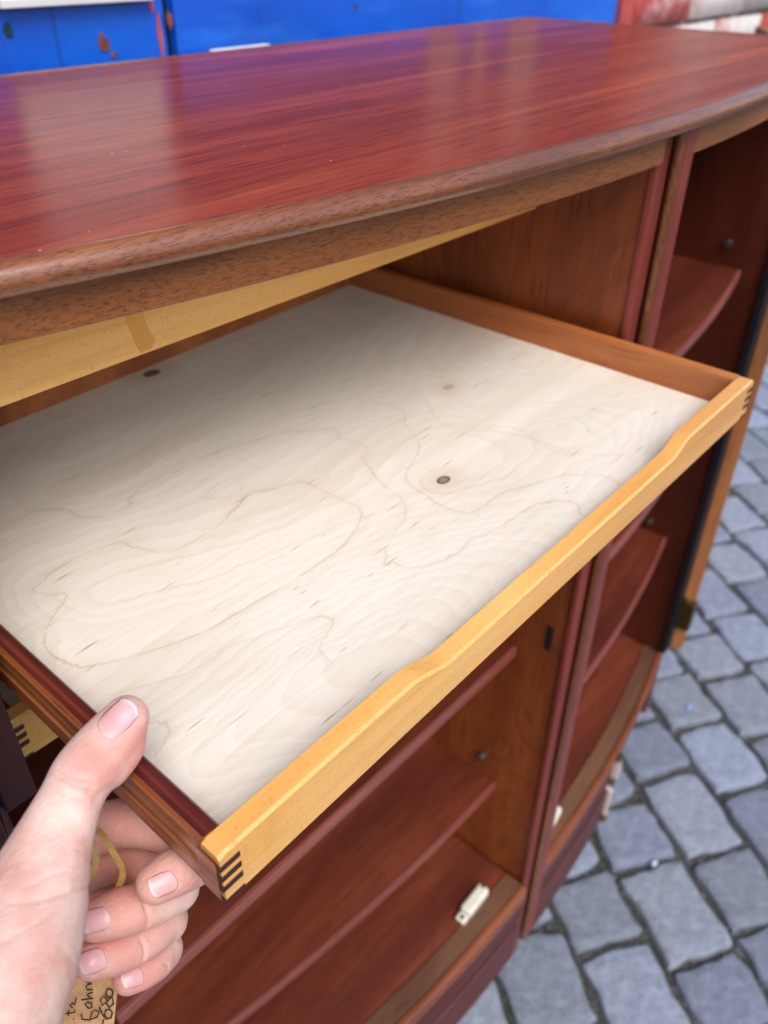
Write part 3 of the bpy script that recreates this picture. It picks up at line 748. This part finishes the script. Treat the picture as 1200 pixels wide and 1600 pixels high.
def figured_bottom(t, xa, xb, ya, yb_, z0, z1, xf):
    """plywood sheet; its top is a fine grid that carries the veneer figure as a point attribute"""
    step = 0.0006/S
    nx, ny = int((xb-xa)/step)+1, int((yb_-ya)/step)+1
    X, Y = np.meshgrid(np.linspace(xa, xb, nx), np.linspace(ya, yb_, ny), indexing='ij')
    fig = np.zeros((nx, ny)); fr_ = random.Random(4)
    w = 0.00052/S
    for pts, amp in FIGURE:
        P = [q[:2] for q in catmull([(x, y, 0, 0) for x, y in pts], 9)]
        P = [(x+fr_.gauss(0, .0016), y+fr_.gauss(0, .0012)) for x, y in P]
        for (ax, ay), (bx, by) in zip(P, P[1:]):
            m_ = 14*w
            i0, i1 = np.searchsorted(X[:, 0], [min(ax, bx)-m_, max(ax, bx)+m_]); j0, j1 = np.searchsorted(Y[0], [min(ay, by)-m_, max(ay, by)+m_])
            if i1 <= i0 or j1 <= j0: continue
            gx, gy = X[i0:i1, j0:j1]-ax, Y[i0:i1, j0:j1]-ay
            dx, dy = bx-ax, by-ay; L2 = dx*dx+dy*dy+1e-12
            tt = np.clip((gx*dx+gy*dy)/L2, 0, 1)
            d = np.hypot(gx-tt*dx, gy-tt*dy)
            side_ = np.sign(gx*dy-gy*dx)
            v_ = amp*np.maximum(np.exp(-(d/w)**2), np.where(side_ > 0, 0.30*np.exp(-d/(w*5)), 0))
            fig[i0:i1, j0:j1] = np.maximum(fig[i0:i1, j0:j1], v_)
    o0 = t.location
    V = np.stack([X*S-o0.x, Y*S-o0.y, (z1+0.02*(X-1.25)+GZ)*S-o0.z], -1).reshape(-1, 3)
    idx = np.arange(nx*ny).reshape(nx, ny)
    Q = np.stack([idx[:-1, :-1], idx[1:, :-1], idx[1:, 1:], idx[:-1, 1:]], -1).reshape(-1, 4)
    low = [W(*xf(p))-o0 for p in ((xa, ya, z0), (xb, ya, z0), (xb, yb_, z0), (xa, yb_, z0))]
    n0 = len(V); V = np.concatenate([V, np.array(low)]); Q = np.concatenate([Q, [[n0+3, n0+2, n0+1, n0]]])
    me = bpy.data.meshes.new('bottom_panel')
    me.vertices.add(len(V)); me.vertices.foreach_set('co', V.ravel())
    me.loops.add(Q.size); me.loops.foreach_set('vertex_index', Q.ravel().astype(np.int32))
    me.polygons.add(len(Q)); me.polygons.foreach_set('loop_start', np.arange(0, Q.size, 4, dtype=np.int32))
    me.update(calc_edges=True); me.validate()
    a_ = me.attributes.new('figure', 'FLOAT', 'POINT')
    a_.data.foreach_set('value', np.concatenate([fig.ravel(), np.zeros(4)]).astype(np.float32))
    link('bottom_panel', me, MT['ply'], t)

def catmull(P, n=8):
    out = []
    for i in range(len(P)-1):
        a, b, c, d = P[max(i-1, 0)], P[i], P[i+1], P[min(i+2, len(P)-1)]
        for k in range(n):
            q = k/n
            out.append(tuple(0.5*((2*b[j])+(-a[j]+c[j])*q+(2*a[j]-5*b[j]+4*c[j]-d[j])*q*q+(-a[j]+3*b[j]-3*c[j]+d[j])*q**3) for j in range(4)))
    out.append(tuple(P[-1])); return out

def tray(name, label, y_front, z_top, h, depth, tilt=0.0, scoop=None, x0=0.328, x1=2.165, shine=True, fingers=True, grp=None, fth=0.0125):
    t = empty(name, W((x0+x1)/2, y_front+0.3, z_top-h), label, 'drawer', grp)
    def xf(p): return (p[0], p[1], p[2]+tilt*(p[0]-1.25))
    zt, zb = z_top, z_top-h
    ft = 0.040                      # front thickness
    st = 0.036                      # side thickness
    # front: rounded top profile swept along x with a scooped finger pull
    def top(x):
        if not scoop: return zt
        a0, a1, b0, b1, d = scoop
        def sm(t): t = max(0, min(1, t)); return t*t*(3-2*t)
        return zt-d*sm((x-a0)/(a1-a0))*(1-sm((x-b0)/(b1-b0)))
    xs = [x0+0.002]+[x0+(x1-x0)*i/150 for i in range(1, 150)]+[x1-0.002]
    secs = []
    for x in xs:
        q = top(x); e = min(x-x0, x1-x)
        dn = 0.008*max(0, 1-e/0.010)**2
        q -= dn
        r = 0.0048
        secs.append([(x, y_front, zb), (x, y_front, q-r), (x, y_front+r, q),
                     (x, y_front+ft-r*0.6, q), (x, y_front+ft, q-r*0.6), (x, y_front+ft, zb)])
    fr = MB(); fr.strip(secs)
    # worn arris gets its own material
    n = 6
    for i in range(len(fr.f)):
        k = i % n
        if i < (len(secs)-1)*n and k == 1 and shine: fr.mi[i] = 1
    front = fr.build('front_panel', [MT['beech'], MT['worn']], t, 0, xf=xf)
    yb0, yb1 = y_front+ft, y_front+depth
    def side(xa, xb, outer):
        # rosewood side with a runner groove cut in its outer face
        zg0, zg1 = zb+h*0.36, zb+h*0.56
        o = xa if outer < 0 else xb; i_ = xb if outer < 0 else xa
        gx = o+(0.012 if outer < 0 else -0.012)
        r = 0.004
        sec = [(i_, zb), (i_, zt-r), (i_+(o-i_)*0.1, zt), (i_+(o-i_)*0.8, zt), (o, zt-0.008), (o, zg1), (gx, zg1-0.004), (gx, zg0+0.004), (o, zg0), (o, zb)]
        m = MB(); m.strip([[(x, y, z) for x, z in sec] for y in (yb0, yb0+0.3, yb0+0.7, yb1)])
        nn = len(sec)
        for q in range(3*nn):
            k = q % nn
            m.mi[q] = 1 if k in (0,) else (2 if k in (1, 2) else 0)
        s_ = m.build('side_panel', [MT['side_out'], MT['side_in'], MT['side_top'] if outer < 0 else MT['side_in']], t, 0, xf=xf)
        return s_
    sl_ = side(x0, x0+st, -1); sr_ = side(x1-st, x1, 1)
    MB().box(x0+st, x1-st, yb1-0.04, yb1, zb, zt-0.02).build('back_panel', MT['side_in'], t, 0.001, xf=xf)
    if scoop:
        figured_bottom(t, x0+st-0.006, x1-st+0.006, yb0-0.006, yb1-0.041, zb+0.010, zb+0.022, xf)
    else:
        MB().box(x0+st-0.006, x1-st+0.006, yb0-0.006, yb1-0.041, zb+0.010, zb+0.022).build('bottom_panel', MT['ply'], t, 0, xf=xf)
    if fingers:
        for (xa, xb, sd_) in ((x0-0.0015, x0+st, sl_), (x1-st, x1+0.0015, sr_)):
            for k in range(4):
                z1 = zt-0.022-k*0.0235; z0 = z1-fth
                if k == 3: z0 = zb-0.0012; z1 = zb+0.006
                MB().box(xa, xb, y_front-0.0012, y_front+ft+0.001, z0, z1).build('finger_joint', MT['tenon'], sd_, 0.0003, 1, xf=xf)
    if fingers:
        MB().box(x0-0.0022, x0-0.0016, y_front+0.006, y_front+ft+0.01, zb+0.001, zt-0.016).build('joint_cheek', MT['side_out'], sl_, 0, xf=xf)
    return t
tray('drawer', 'pulled-out shallow tray drawer with pale plywood bottom and scooped honey-coloured front', 0.578, -0.993, 0.108, 1.50, 0.020, (0.73, 0.845, 1.69, 1.775, 0.028))
upper = tray('drawer', 'closed upper drawer, a plain honey-coloured front just under the apron', 1.325, -0.545, 0.128, 1.30, 0, None, 0.305, 2.194, False, False)
st_m = MB(); st_m.strip([[(x, yy, z) for x, z in ((0.775, -.575), (0.812, -.572), (0.822, -.625), (0.834, -.655), (0.820, -.668), (0.798, -.668), (0.788, -.64))] for yy in (1.3248, 1.3238)])
st_m.build('lacquer_run', plain('darker_lacquer', '#e3a04c', 0.3, 0, 40, 0.08, 0.05), upper)
tray('drawer', 'closed lower drawer with a honey-coloured finger-jointed corner, behind the thumb', 1.33, -1.345, 0.118, 1.30, 0, None, 0.335, 2.17, False, True, None, 0.0145)

# ------------------------------------------------------------------ hand
def cp(px, py, d):
    """a point seen at photo pixel (px,py) at depth d (layout units along the view), in metres"""
    v = Vector(((px-600)/F_PX*d, -(py-800)/F_PX*d, -d))
    return W(*(ROT @ v))
def catmull(P, n=8):
    out = []
    for i in range(len(P)-1):
        a, b, c, d = P[max(i-1, 0)], P[i], P[i+1], P[min(i+2, len(P)-1)]
        for k in range(n):
            t = k/n
            out.append(tuple(0.5*((2*b[j])+(-a[j]+c[j])*t+(2*a[j]-5*b[j]+4*c[j]-d[j])*t*t+(-a[j]+3*b[j]-3*c[j]+d[j])*t**3) for j in range(4)))
    out.append(tuple(P[-1])); return out
def limb(bm, pts, seg=20):
    """pts: (Vector, radius m); closed capsule tube with spherical ends"""
    P = catmull([(p.x, p.y, p.z, r) for p, r in pts])
    C = [Vector(q[:3]) for q in P]; R_ = [max(q[3], .001) for q in P]
    # hemisphere caps
    def caps(c, t, r, start):
        o = []
        for k in range(1, 6):
            a = math.pi/2*k/6
            o.append((c+t*math.sin(a)*r, r*math.cos(a)))
        return o
    t0 = (C[0]-C[1]).normalized(); t1 = (C[-1]-C[-2]).normalized()
    seq = [(c, r) for c, r in reversed(caps(C[0], t0, R_[0], 1))]+list(zip(C, R_))+caps(C[-1], t1, R_[-1], 0)
    a = None; rings = []
    for i, (c, r) in enumerate(seq):
        t = (seq[min(i+1, len(seq)-1)][0]-seq[max(i-1, 0)][0]).normalized()
        if a is None: a = t.orthogonal().normalized()
        a = (a-t*a.dot(t)).normalized(); b = t.cross(a)
        rings.append([bm.verts.new(c+(a*math.cos(2*math.pi*k/seg)+b*math.sin(2*math.pi*k/seg))*r) for k in range(seg)])
    for p, q in zip(rings, rings[1:]):
        for k in range(seg): bm.faces.new((p[k], p[(k+1) % seg], q[(k+1) % seg], q[k]))
    bm.faces.new(list(reversed(rings[0]))); bm.faces.new(rings[-1])
def remeshed(limbs, vox, smooth):
    bm = bmesh.new()
    for l in limbs: limb(bm, l)
    bmesh.ops.recalc_face_normals(bm, faces=bm.faces)
    me = bpy.data.meshes.new('tmp'); bm.to_mesh(me); bm.free()
    o = bpy.data.objects.new('tmp', me); COL.objects.link(o)
    r = o.modifiers.new('r', 'REMESH'); r.mode = 'VOXEL'; r.voxel_size = vox
    s_ = o.modifiers.new('s', 'SMOOTH'); s_.factor = 0.5; s_.iterations = smooth
    dg = bpy.context.evaluated_depsgraph_get()
    out = bpy.data.meshes.new_from_object(o.evaluated_get(dg))
    bpy.data.objects.remove(o); bpy.data.meshes.remove(me)
    return out
mm = 0.001
TH = [(cp(197, 1122, 1.200), 8.2*mm), (cp(178, 1150, 1.190), 10.0*mm), (cp(134, 1205, 1.160), 10.9*mm), (cp(110, 1250, 1.130), 10.6*mm), (cp(80, 1322, 1.10), 13.2*mm), (cp(46, 1420, 1.05), 17.5*mm), (cp(4, 1530, 0.985), 20*mm), (cp(-75, 1680, 0.90), 22*mm), (cp(-190, 1900, 0.80), 25*mm)]
ARM = [(cp(-100, 1740, 0.88), 23*mm), (cp(-190, 1900, 0.80), 25*mm), (cp(-500, 2300, 0.66), 30*mm), (cp(-1100, 3000, 0.50), 33*mm)]
PALM = [
    [(cp(203, 1138, 1.205), 6.2*mm), (cp(192, 1168, 1.195), 7.6*mm), (cp(168, 1200, 1.178), 7.6*mm)],
    [(cp(90, 1330, 1.34), 12*mm), (cp(20, 1480, 1.22), 14*mm), (cp(-60, 1640, 1.03), 18*mm)],
    [(cp(60, 1380, 1.40), 12*mm), (cp(-10, 1520, 1.26), 14*mm), (cp(-80, 1660, 1.05), 18*mm)],
    [(cp(30, 1440, 1.44), 12*mm), (cp(-50, 1570, 1.28), 14*mm), (cp(-120, 1690, 1.06), 18*mm)],
    [(cp(0, 1500, 1.46), 12*mm), (cp(-90, 1620, 1.30), 14*mm), (cp(-150, 1720, 1.07), 18*mm)],
    [(cp(95, 1330, 1.15), 10*mm), (cp(105, 1335, 1.24), 9*mm), (cp(95, 1335, 1.33), 10*mm)],
]
FING = {
    'index': [(cp(95, 1320, 1.36), 11*mm), (cp(205, 1285, 1.38), 9.8*mm), (cp(322, 1316, 1.345), 9.6*mm), (cp(306, 1345, 1.305), 9.0*mm), (cp(274, 1362, 1.268), 8.8*mm), (cp(245, 1379, 1.25), 7.7*mm)],
    'middle': [(cp(70, 1380, 1.42), 11*mm), (cp(190, 1340, 1.43), 9.8*mm), (cp(272, 1380, 1.385), 9.4*mm), (cp(260, 1398, 1.345), 8.9*mm), (cp(222, 1415, 1.305), 8.8*mm), (cp(184, 1427, 1.275), 8.8*mm), (cp(152, 1437, 1.262), 7.8*mm)],
    'ring': [(cp(40, 1440, 1.45), 10.5*mm), (cp(170, 1410, 1.46), 9.4*mm), (cp(255, 1432, 1.41), 9.0*mm), (cp(244, 1452, 1.365), 8.4*mm), (cp(208, 1476, 1.315), 8.2*mm), (cp(172, 1491, 1.28), 8.1*mm), (cp(145, 1500, 1.262), 7.2*mm)],
    'little': [(cp(10, 1500, 1.47), 9.5*mm), (cp(150, 1490, 1.47), 8.2*mm), (cp(249, 1478, 1.43), 7.9*mm), (cp(247, 1497, 1.385), 7.4*mm), (cp(226, 1515, 1.345), 7.0*mm), (cp(201, 1528, 1.32), 6.3*mm)],
}
parts = [remeshed([TH]+PALM, 0.0008, 26), remeshed([ARM], 0.004, 4)]
for k in FING: parts.append(remeshed([FING[k]], 0.0008, 6))
hv, hf, ranges = [], [], []
for me in parts:
    ranges.append((len(hf), len(hf)+len(me.polygons)))
    b = len(hv); hv += [v.co.copy() for v in me.vertices]; hf += [tuple(i+b for i in p.vertices) for p in me.polygons]
    bpy.data.meshes.remove(me)
hm = bpy.data.meshes.new('hand'); 
hm.from_pydata(hv, [], hf); hm.update()
# creases: shallow folds pressed into the surface across a joint
def crease(px0, px1, d, depth, width, flip=1):
    a, b = cp(px0[0], px0[1], d), cp(px1[0], px1[1], d)
    eye = W(0, 0, 0); ln = (b-a).length; ab = (b-a)/ln
    nv = ((a-eye).cross(b-eye)).normalized()
    an, abn, nn_, en = (np.array(q) for q in (a, ab, nv, eye))
    t = (HC-an)@abn/ln
    ok = (t > -0.15) & (t < 1.15) & (np.abs(np.linalg.norm(HC-en, axis=1)-(a-eye).length) < 0.03)
    s_ = (HC-an)@nn_-np.sin(np.clip(t, 0, 1)*math.pi)*0.0012*flip
    k = np.exp(-(s_/width)**2)*np.clip(1-np.abs(2*t-1)**6, 0, None)*ok
    HC[:] -= HN*(depth*k)[:, None]
nv_all = len(hm.vertices)
HC = np.empty(nv_all*3); hm.vertices.foreach_get('co', HC); HC = HC.reshape(-1, 3)
HN = np.empty(nv_all*3); hm.vertices.foreach_get('normal', HN); HN = HN.reshape(-1, 3)
for c in (((88, 1196), (150, 1222), 1.13, .0011, .0007, 1), ((92, 1208), (150, 1232), 1.13, .0007, .0007, 1), ((86, 1225), (140, 1250), 1.12, .0004, .0007, 1),
          ((222, 1398), (228, 1450), 1.29, .0009, .0007, -1), ((218, 1462), (224, 1500), 1.30, .0009, .0007, -1), ((165, 1236), (150, 1262), 1.12, .0004, .0012, 1),
          ((60, 1400), (140, 1380), 1.05, .0005, .0007, 1), ((70, 1378), (140, 1352), 1.05, .0004, .0006, -1), ((30, 1450), (120, 1400), 1.03, .0004, .0006, 1), ((252, 1500), (262, 1520), 1.36, .0004, .0007, -1)):
    crease(*c)
hm.vertices.foreach_set('co', HC.ravel()); hm.update()
fa = hm.attributes.new('flush', 'FLOAT', 'POINT')
hot = [(cp(205, 1150, 1.19), .011), (cp(248, 1372, 1.25), .011), (cp(170, 1425, 1.275), .011), (cp(160, 1490, 1.275), .010), (cp(215, 1522, 1.33), .009), (cp(205, 1285, 1.38), .02), (cp(140, 1205, 1.14), .010), (cp(190, 1340, 1.43), .02)]
vals = np.minimum(1.0, sum(np.exp(-(np.linalg.norm(HC-np.array(p), axis=1)/r)**2) for p, r in hot))
fa.data.foreach_set('value', vals)
wrist = W(-0.15, 0.5, -1.1)
person = empty('person', wrist, 'bare left hand, thumb on the drawer side, fingers curled underneath holding a paper tag', 'hand')
hm.transform(Matrix.Translation(-wrist))
hand = link('hand', hm, MT['skin'], person)
hm.update()
sb = bmesh.new()
SLV = [(cp(-330, 2090, 0.735), 34*mm), (cp(-500, 2300, 0.66), 38*mm), (cp(-1100, 3000, 0.50), 46*mm), (cp(-2600, 4600, 0.32), 52*mm)]
pts_ = catmull([(p.x, p.y, p.z, r) for p, r in SLV], 10); rings_ = []
ta = None
for i, q in enumerate(pts_):
    c_ = Vector(q[:3]); t_ = (Vector(pts_[min(i+1, len(pts_)-1)][:3])-Vector(pts_[max(i-1, 0)][:3])).normalized()
    ta = (t_.orthogonal() if ta is None else ta-t_*ta.dot(t_)).normalized(); tb = t_.cross(ta)
    rr = q[3]*(1+0.035*math.sin(i*1.3))
    rings_.append([sb.verts.new(c_+(ta*math.cos(k*math.pi/16)+tb*math.sin(k*math.pi/16))*rr*(1+0.02*math.sin(k*1.7+i))-wrist) for k in range(32)])
for p, q in zip(rings_, rings_[1:]):
    for k in range(32): sb.faces.new((p[k], p[(k+1) % 32], q[(k+1) % 32], q[k]))
sb.faces.new(rings_[-1])
sm_ = bpy.data.meshes.new('sleeve'); sb.to_mesh(sm_); sb.free()
slv = link('sleeve', sm_, plain('dark_knit_sleeve', '#23262e', 0.9, 0, 500, 0.3, 0.6), person)
slv.modifiers.new('thick', 'SOLIDIFY').thickness = 0.003
_vs = [v.co+wrist for v in hm.vertices]; _ps = [tuple(p.vertices) for p in hm.polygons]
BV = [BVHTree.FromPolygons(_vs, _ps[i:j]) for i, j in ranges]      # thumb, arm, index, middle, ring, little
def nail_on(c, axis, width, part, name='fingernail', nu=14, nv_=12):
    """c: centre pixel, axis: pixel vector from root to free edge, width: full width in pixels"""
    ax = Vector(axis); L = ax.length; ax.normalize(); pe = Vector((-ax.y, ax.x)); eye = W(0, 0, 0); bvh = BV[part]
    grid = {}; vs = []; uvs = []
    for i in range(nu+1):
        u = i/nu
        for j in range(nv_+1):
            w = j/nv_*2-1
            # rounded root, slightly rounded free edge
            uu = u
            root = 0.24*(1-math.sqrt(max(0, 1-(w*0.98)**2)))
            tip = 0.13*(abs(w)**2.4)
            pu = (root+(1-root-tip)*uu)-0.5
            hw = 0.5*(0.9+0.1*math.sin(u*math.pi))
            q = Vector(c)+ax*pu*L+pe*w*hw*width
            d = (cp(q.x, q.y, 1.0)-eye).normalized()
            loc, nrm, idx, dist = bvh.ray_cast(eye, d, 2.0)
            if loc is None: loc = None
            vs.append((loc, nrm)); uvs.append((u, j/nv_))
    good = [a for a in vs if a[0] is not None]
    if len(good) < 20: return
    mean = sum(((a[0]-eye).length for a in good))/len(good)
    nmean = sum((a[1] for a in good), Vector()).normalized()
    co = []
    for i, (p, nn) in enumerate(vs):
        u, w = uvs[i][0], uvs[i][1]*2-1
        if p is None or abs((p-eye).length-mean) > 0.008:
            ii = [k for k in range(len(vs)) if vs[k][0] is not None and abs((vs[k][0]-eye).length-mean) < 0.008]
            k = min(ii, key=lambda k: (uvs[k][0]-uvs[i][0])**2+(uvs[k][1]-uvs[i][1])**2); p, nn = vs[k]
        lift = 0.00025+0.0004*max(0, 1-abs(w)**3)*math.sin(min(1, u*1.2)*math.pi/2)+0.0005*max(0, u-0.8)*5*0.6
        co.append(p+(nn*0.5+nmean*0.5).normalized()*lift)
    fs = [(i*(nv_+1)+j, (i+1)*(nv_+1)+j, (i+1)*(nv_+1)+j+1, i*(nv_+1)+j+1) for i in range(nu) for j in range(nv_)]
    me = bpy.data.meshes.new('fingernail'); me.from_pydata([p-wrist for p in co], [], fs)
    uvl = me.uv_layers.new(name='UVMap')
    for lp in me.loops: uvl.data[lp.index].uv = uvs[lp.vertex_index]
    me.update()
    if sum((p.normal for p in me.polygons), Vector()).dot(nmean) < 0: me.flip_normals()
    o = link(name, me, MT['nail'], hand)
    so_ = o.modifiers.new('thick', 'SOLIDIFY'); so_.thickness = 0.0006; so_.offset = -1
    return o
nail_on((184, 1124), (50, -50), 43, 0)
nail_on((255, 1381), (-42, 18), 36, 2)
nail_on((150, 1438), (-46, 14), 38, 3)
nail_on((145, 1502), (-42, 15), 38, 4)
nail_on((207, 1528), (-34, 10), 30, 5)

# ------------------------------------------------------------------ price tag with cord
tg = empty('price_tag', cp(130, 1560, 1.40), 'brown paper price tag with handwriting hanging below the curled fingers', 'tag')
tq = [cp(184, 1538, 1.40), cp(172, 1660, 1.40), cp(52, 1660, 1.40), cp(96, 1490, 1.42), cp(186, 1490, 1.42)]
tn = (tq[1]-tq[0]).cross(tq[2]-tq[0]).normalized()
if tn.dot(W(0, 0, 0)-tq[0]) < 0: tn = -tn
m = MB(); m.strip([[tuple(p) for p in tq], [tuple(p-tn*0.0005) for p in tq]]); m.build('tag_card', MT['kraft'], tg, raw=True)
# handwriting: strokes in tag pixels (reads upward, letters' tops point left)
def stroke_px(pts, r=0.00032):
    P = [cp(x, y, 1.398)+tn*0.0004 for x, y in pts]
    mb = MB(); mb.tube([tuple(p) for p in P], r, 6); return mb
def ell(cx, cy, rx, ry, a0=0, a1=360, n=18):
    return [(cx+rx*math.cos(math.radians(a0+(a1-a0)*i/n)), cy+ry*math.sin(math.radians(a0+(a1-a0)*i/n))) for i in range(n+1)]
zx = lambda X, Y: (50+X/4.444, 1280+Y/4.444)
strokes = [
    [zx(470, 1300)]+[zx(*p) for p in [(490, 1350), (520, 1385), (552, 1375), (560, 1340), (540, 1315), (512, 1325), (508, 1360), (525, 1384)]],
    [zx(*p) for p in [(530, 1255), (500, 1225), (478, 1250), (490, 1290), (525, 1262), (560, 1232), (568, 1280), (540, 1305), (515, 1270)]],
    [zx(*p) for p in ell(540, 1205, 24, 30)], [zx(*p) for p in [(500, 1390), (490, 1430)]],
    [zx(*p) for p in [(345, 1350), (350, 1385), (400, 1390), (455, 1370), (470, 1335), (440, 1320), (415, 1345), (408, 1385)]],
    [zx(*p) for p in [(385, 1300), (372, 1280), (390, 1265), (415, 1275), (420, 1300), (400, 1310), (385, 1300)]],
    [zx(*p) for p in [(345, 1250), (385, 1245), (425, 1240), (400, 1230), (385, 1215), (400, 1205), (425, 1200)]],
    [zx(*p) for p in [(425, 1180), (385, 1178), (375, 1160), (390, 1145), (420, 1140), (390, 1130), (378, 1115)]],
    [zx(*p) for p in [(235, 1345), (270, 1342), (300, 1335), (300, 1320)]], [zx(*p) for p in [(255, 1360), (258, 1325)]],
    [zx(*p) for p in [(285, 1305), (265, 1285), (280, 1270), (300, 1285), (305, 1255), (310, 1240)]], [zx(*p) for p in [(290, 1385), (294, 1383)]],
    [zx(*p) for p in [(170, 1340), (180, 1300), (190, 1310)]], [zx(*p) for p in [(185, 1260), (192, 1225)]],
]
for st_ in strokes: stroke_px(st_).build('handwriting', MT['ink'], tg, raw=True)
cord = empty('tag_cord', cp(150, 1340, 1.2), 'tan flat cord of the price tag looped between thumb and fingers', 'cord')
def ribbon(pts, w, name):
    P = [cp(*p) for p in pts]; P4 = catmull([(p.x, p.y, p.z, 0) for p in P], 10)
    mb = MB(); secs = []
    for i, q in enumerate(P4):
        c = Vector(q[:3]); t = (Vector(P4[min(i+1, len(P4)-1)][:3])-Vector(P4[max(i-1, 0)][:3])).normalized()
        vd = (c-W(0, 0, 0)).normalized(); a = t.cross(vd).normalized()*w; b = vd*w*0.45
        tw = 0.5*math.sin(i*0.12); a2 = a*math.cos(tw)+b*2*math.sin(tw)
        secs.append([tuple(c+a2+b*.5), tuple(c+a2-b*.5), tuple(c-a2-b*.5), tuple(c-a2+b*.5)])
    mb.strip(secs); mb.build(name, MT['cord'], cord, raw=True)
ribbon([(120, 1335, 1.20), (142, 1300, 1.22), (156, 1300, 1.25), (172, 1324, 1.275), (190, 1356, 1.285), (190, 1374, 1.29), (178, 1400, 1.30)], 0.0012, 'loop')
ribbon([(128, 1290, 1.20), (142, 1312, 1.215), (150, 1336, 1.22), (147, 1358, 1.22), (128, 1385, 1.22)], 0.0011, 'loop')
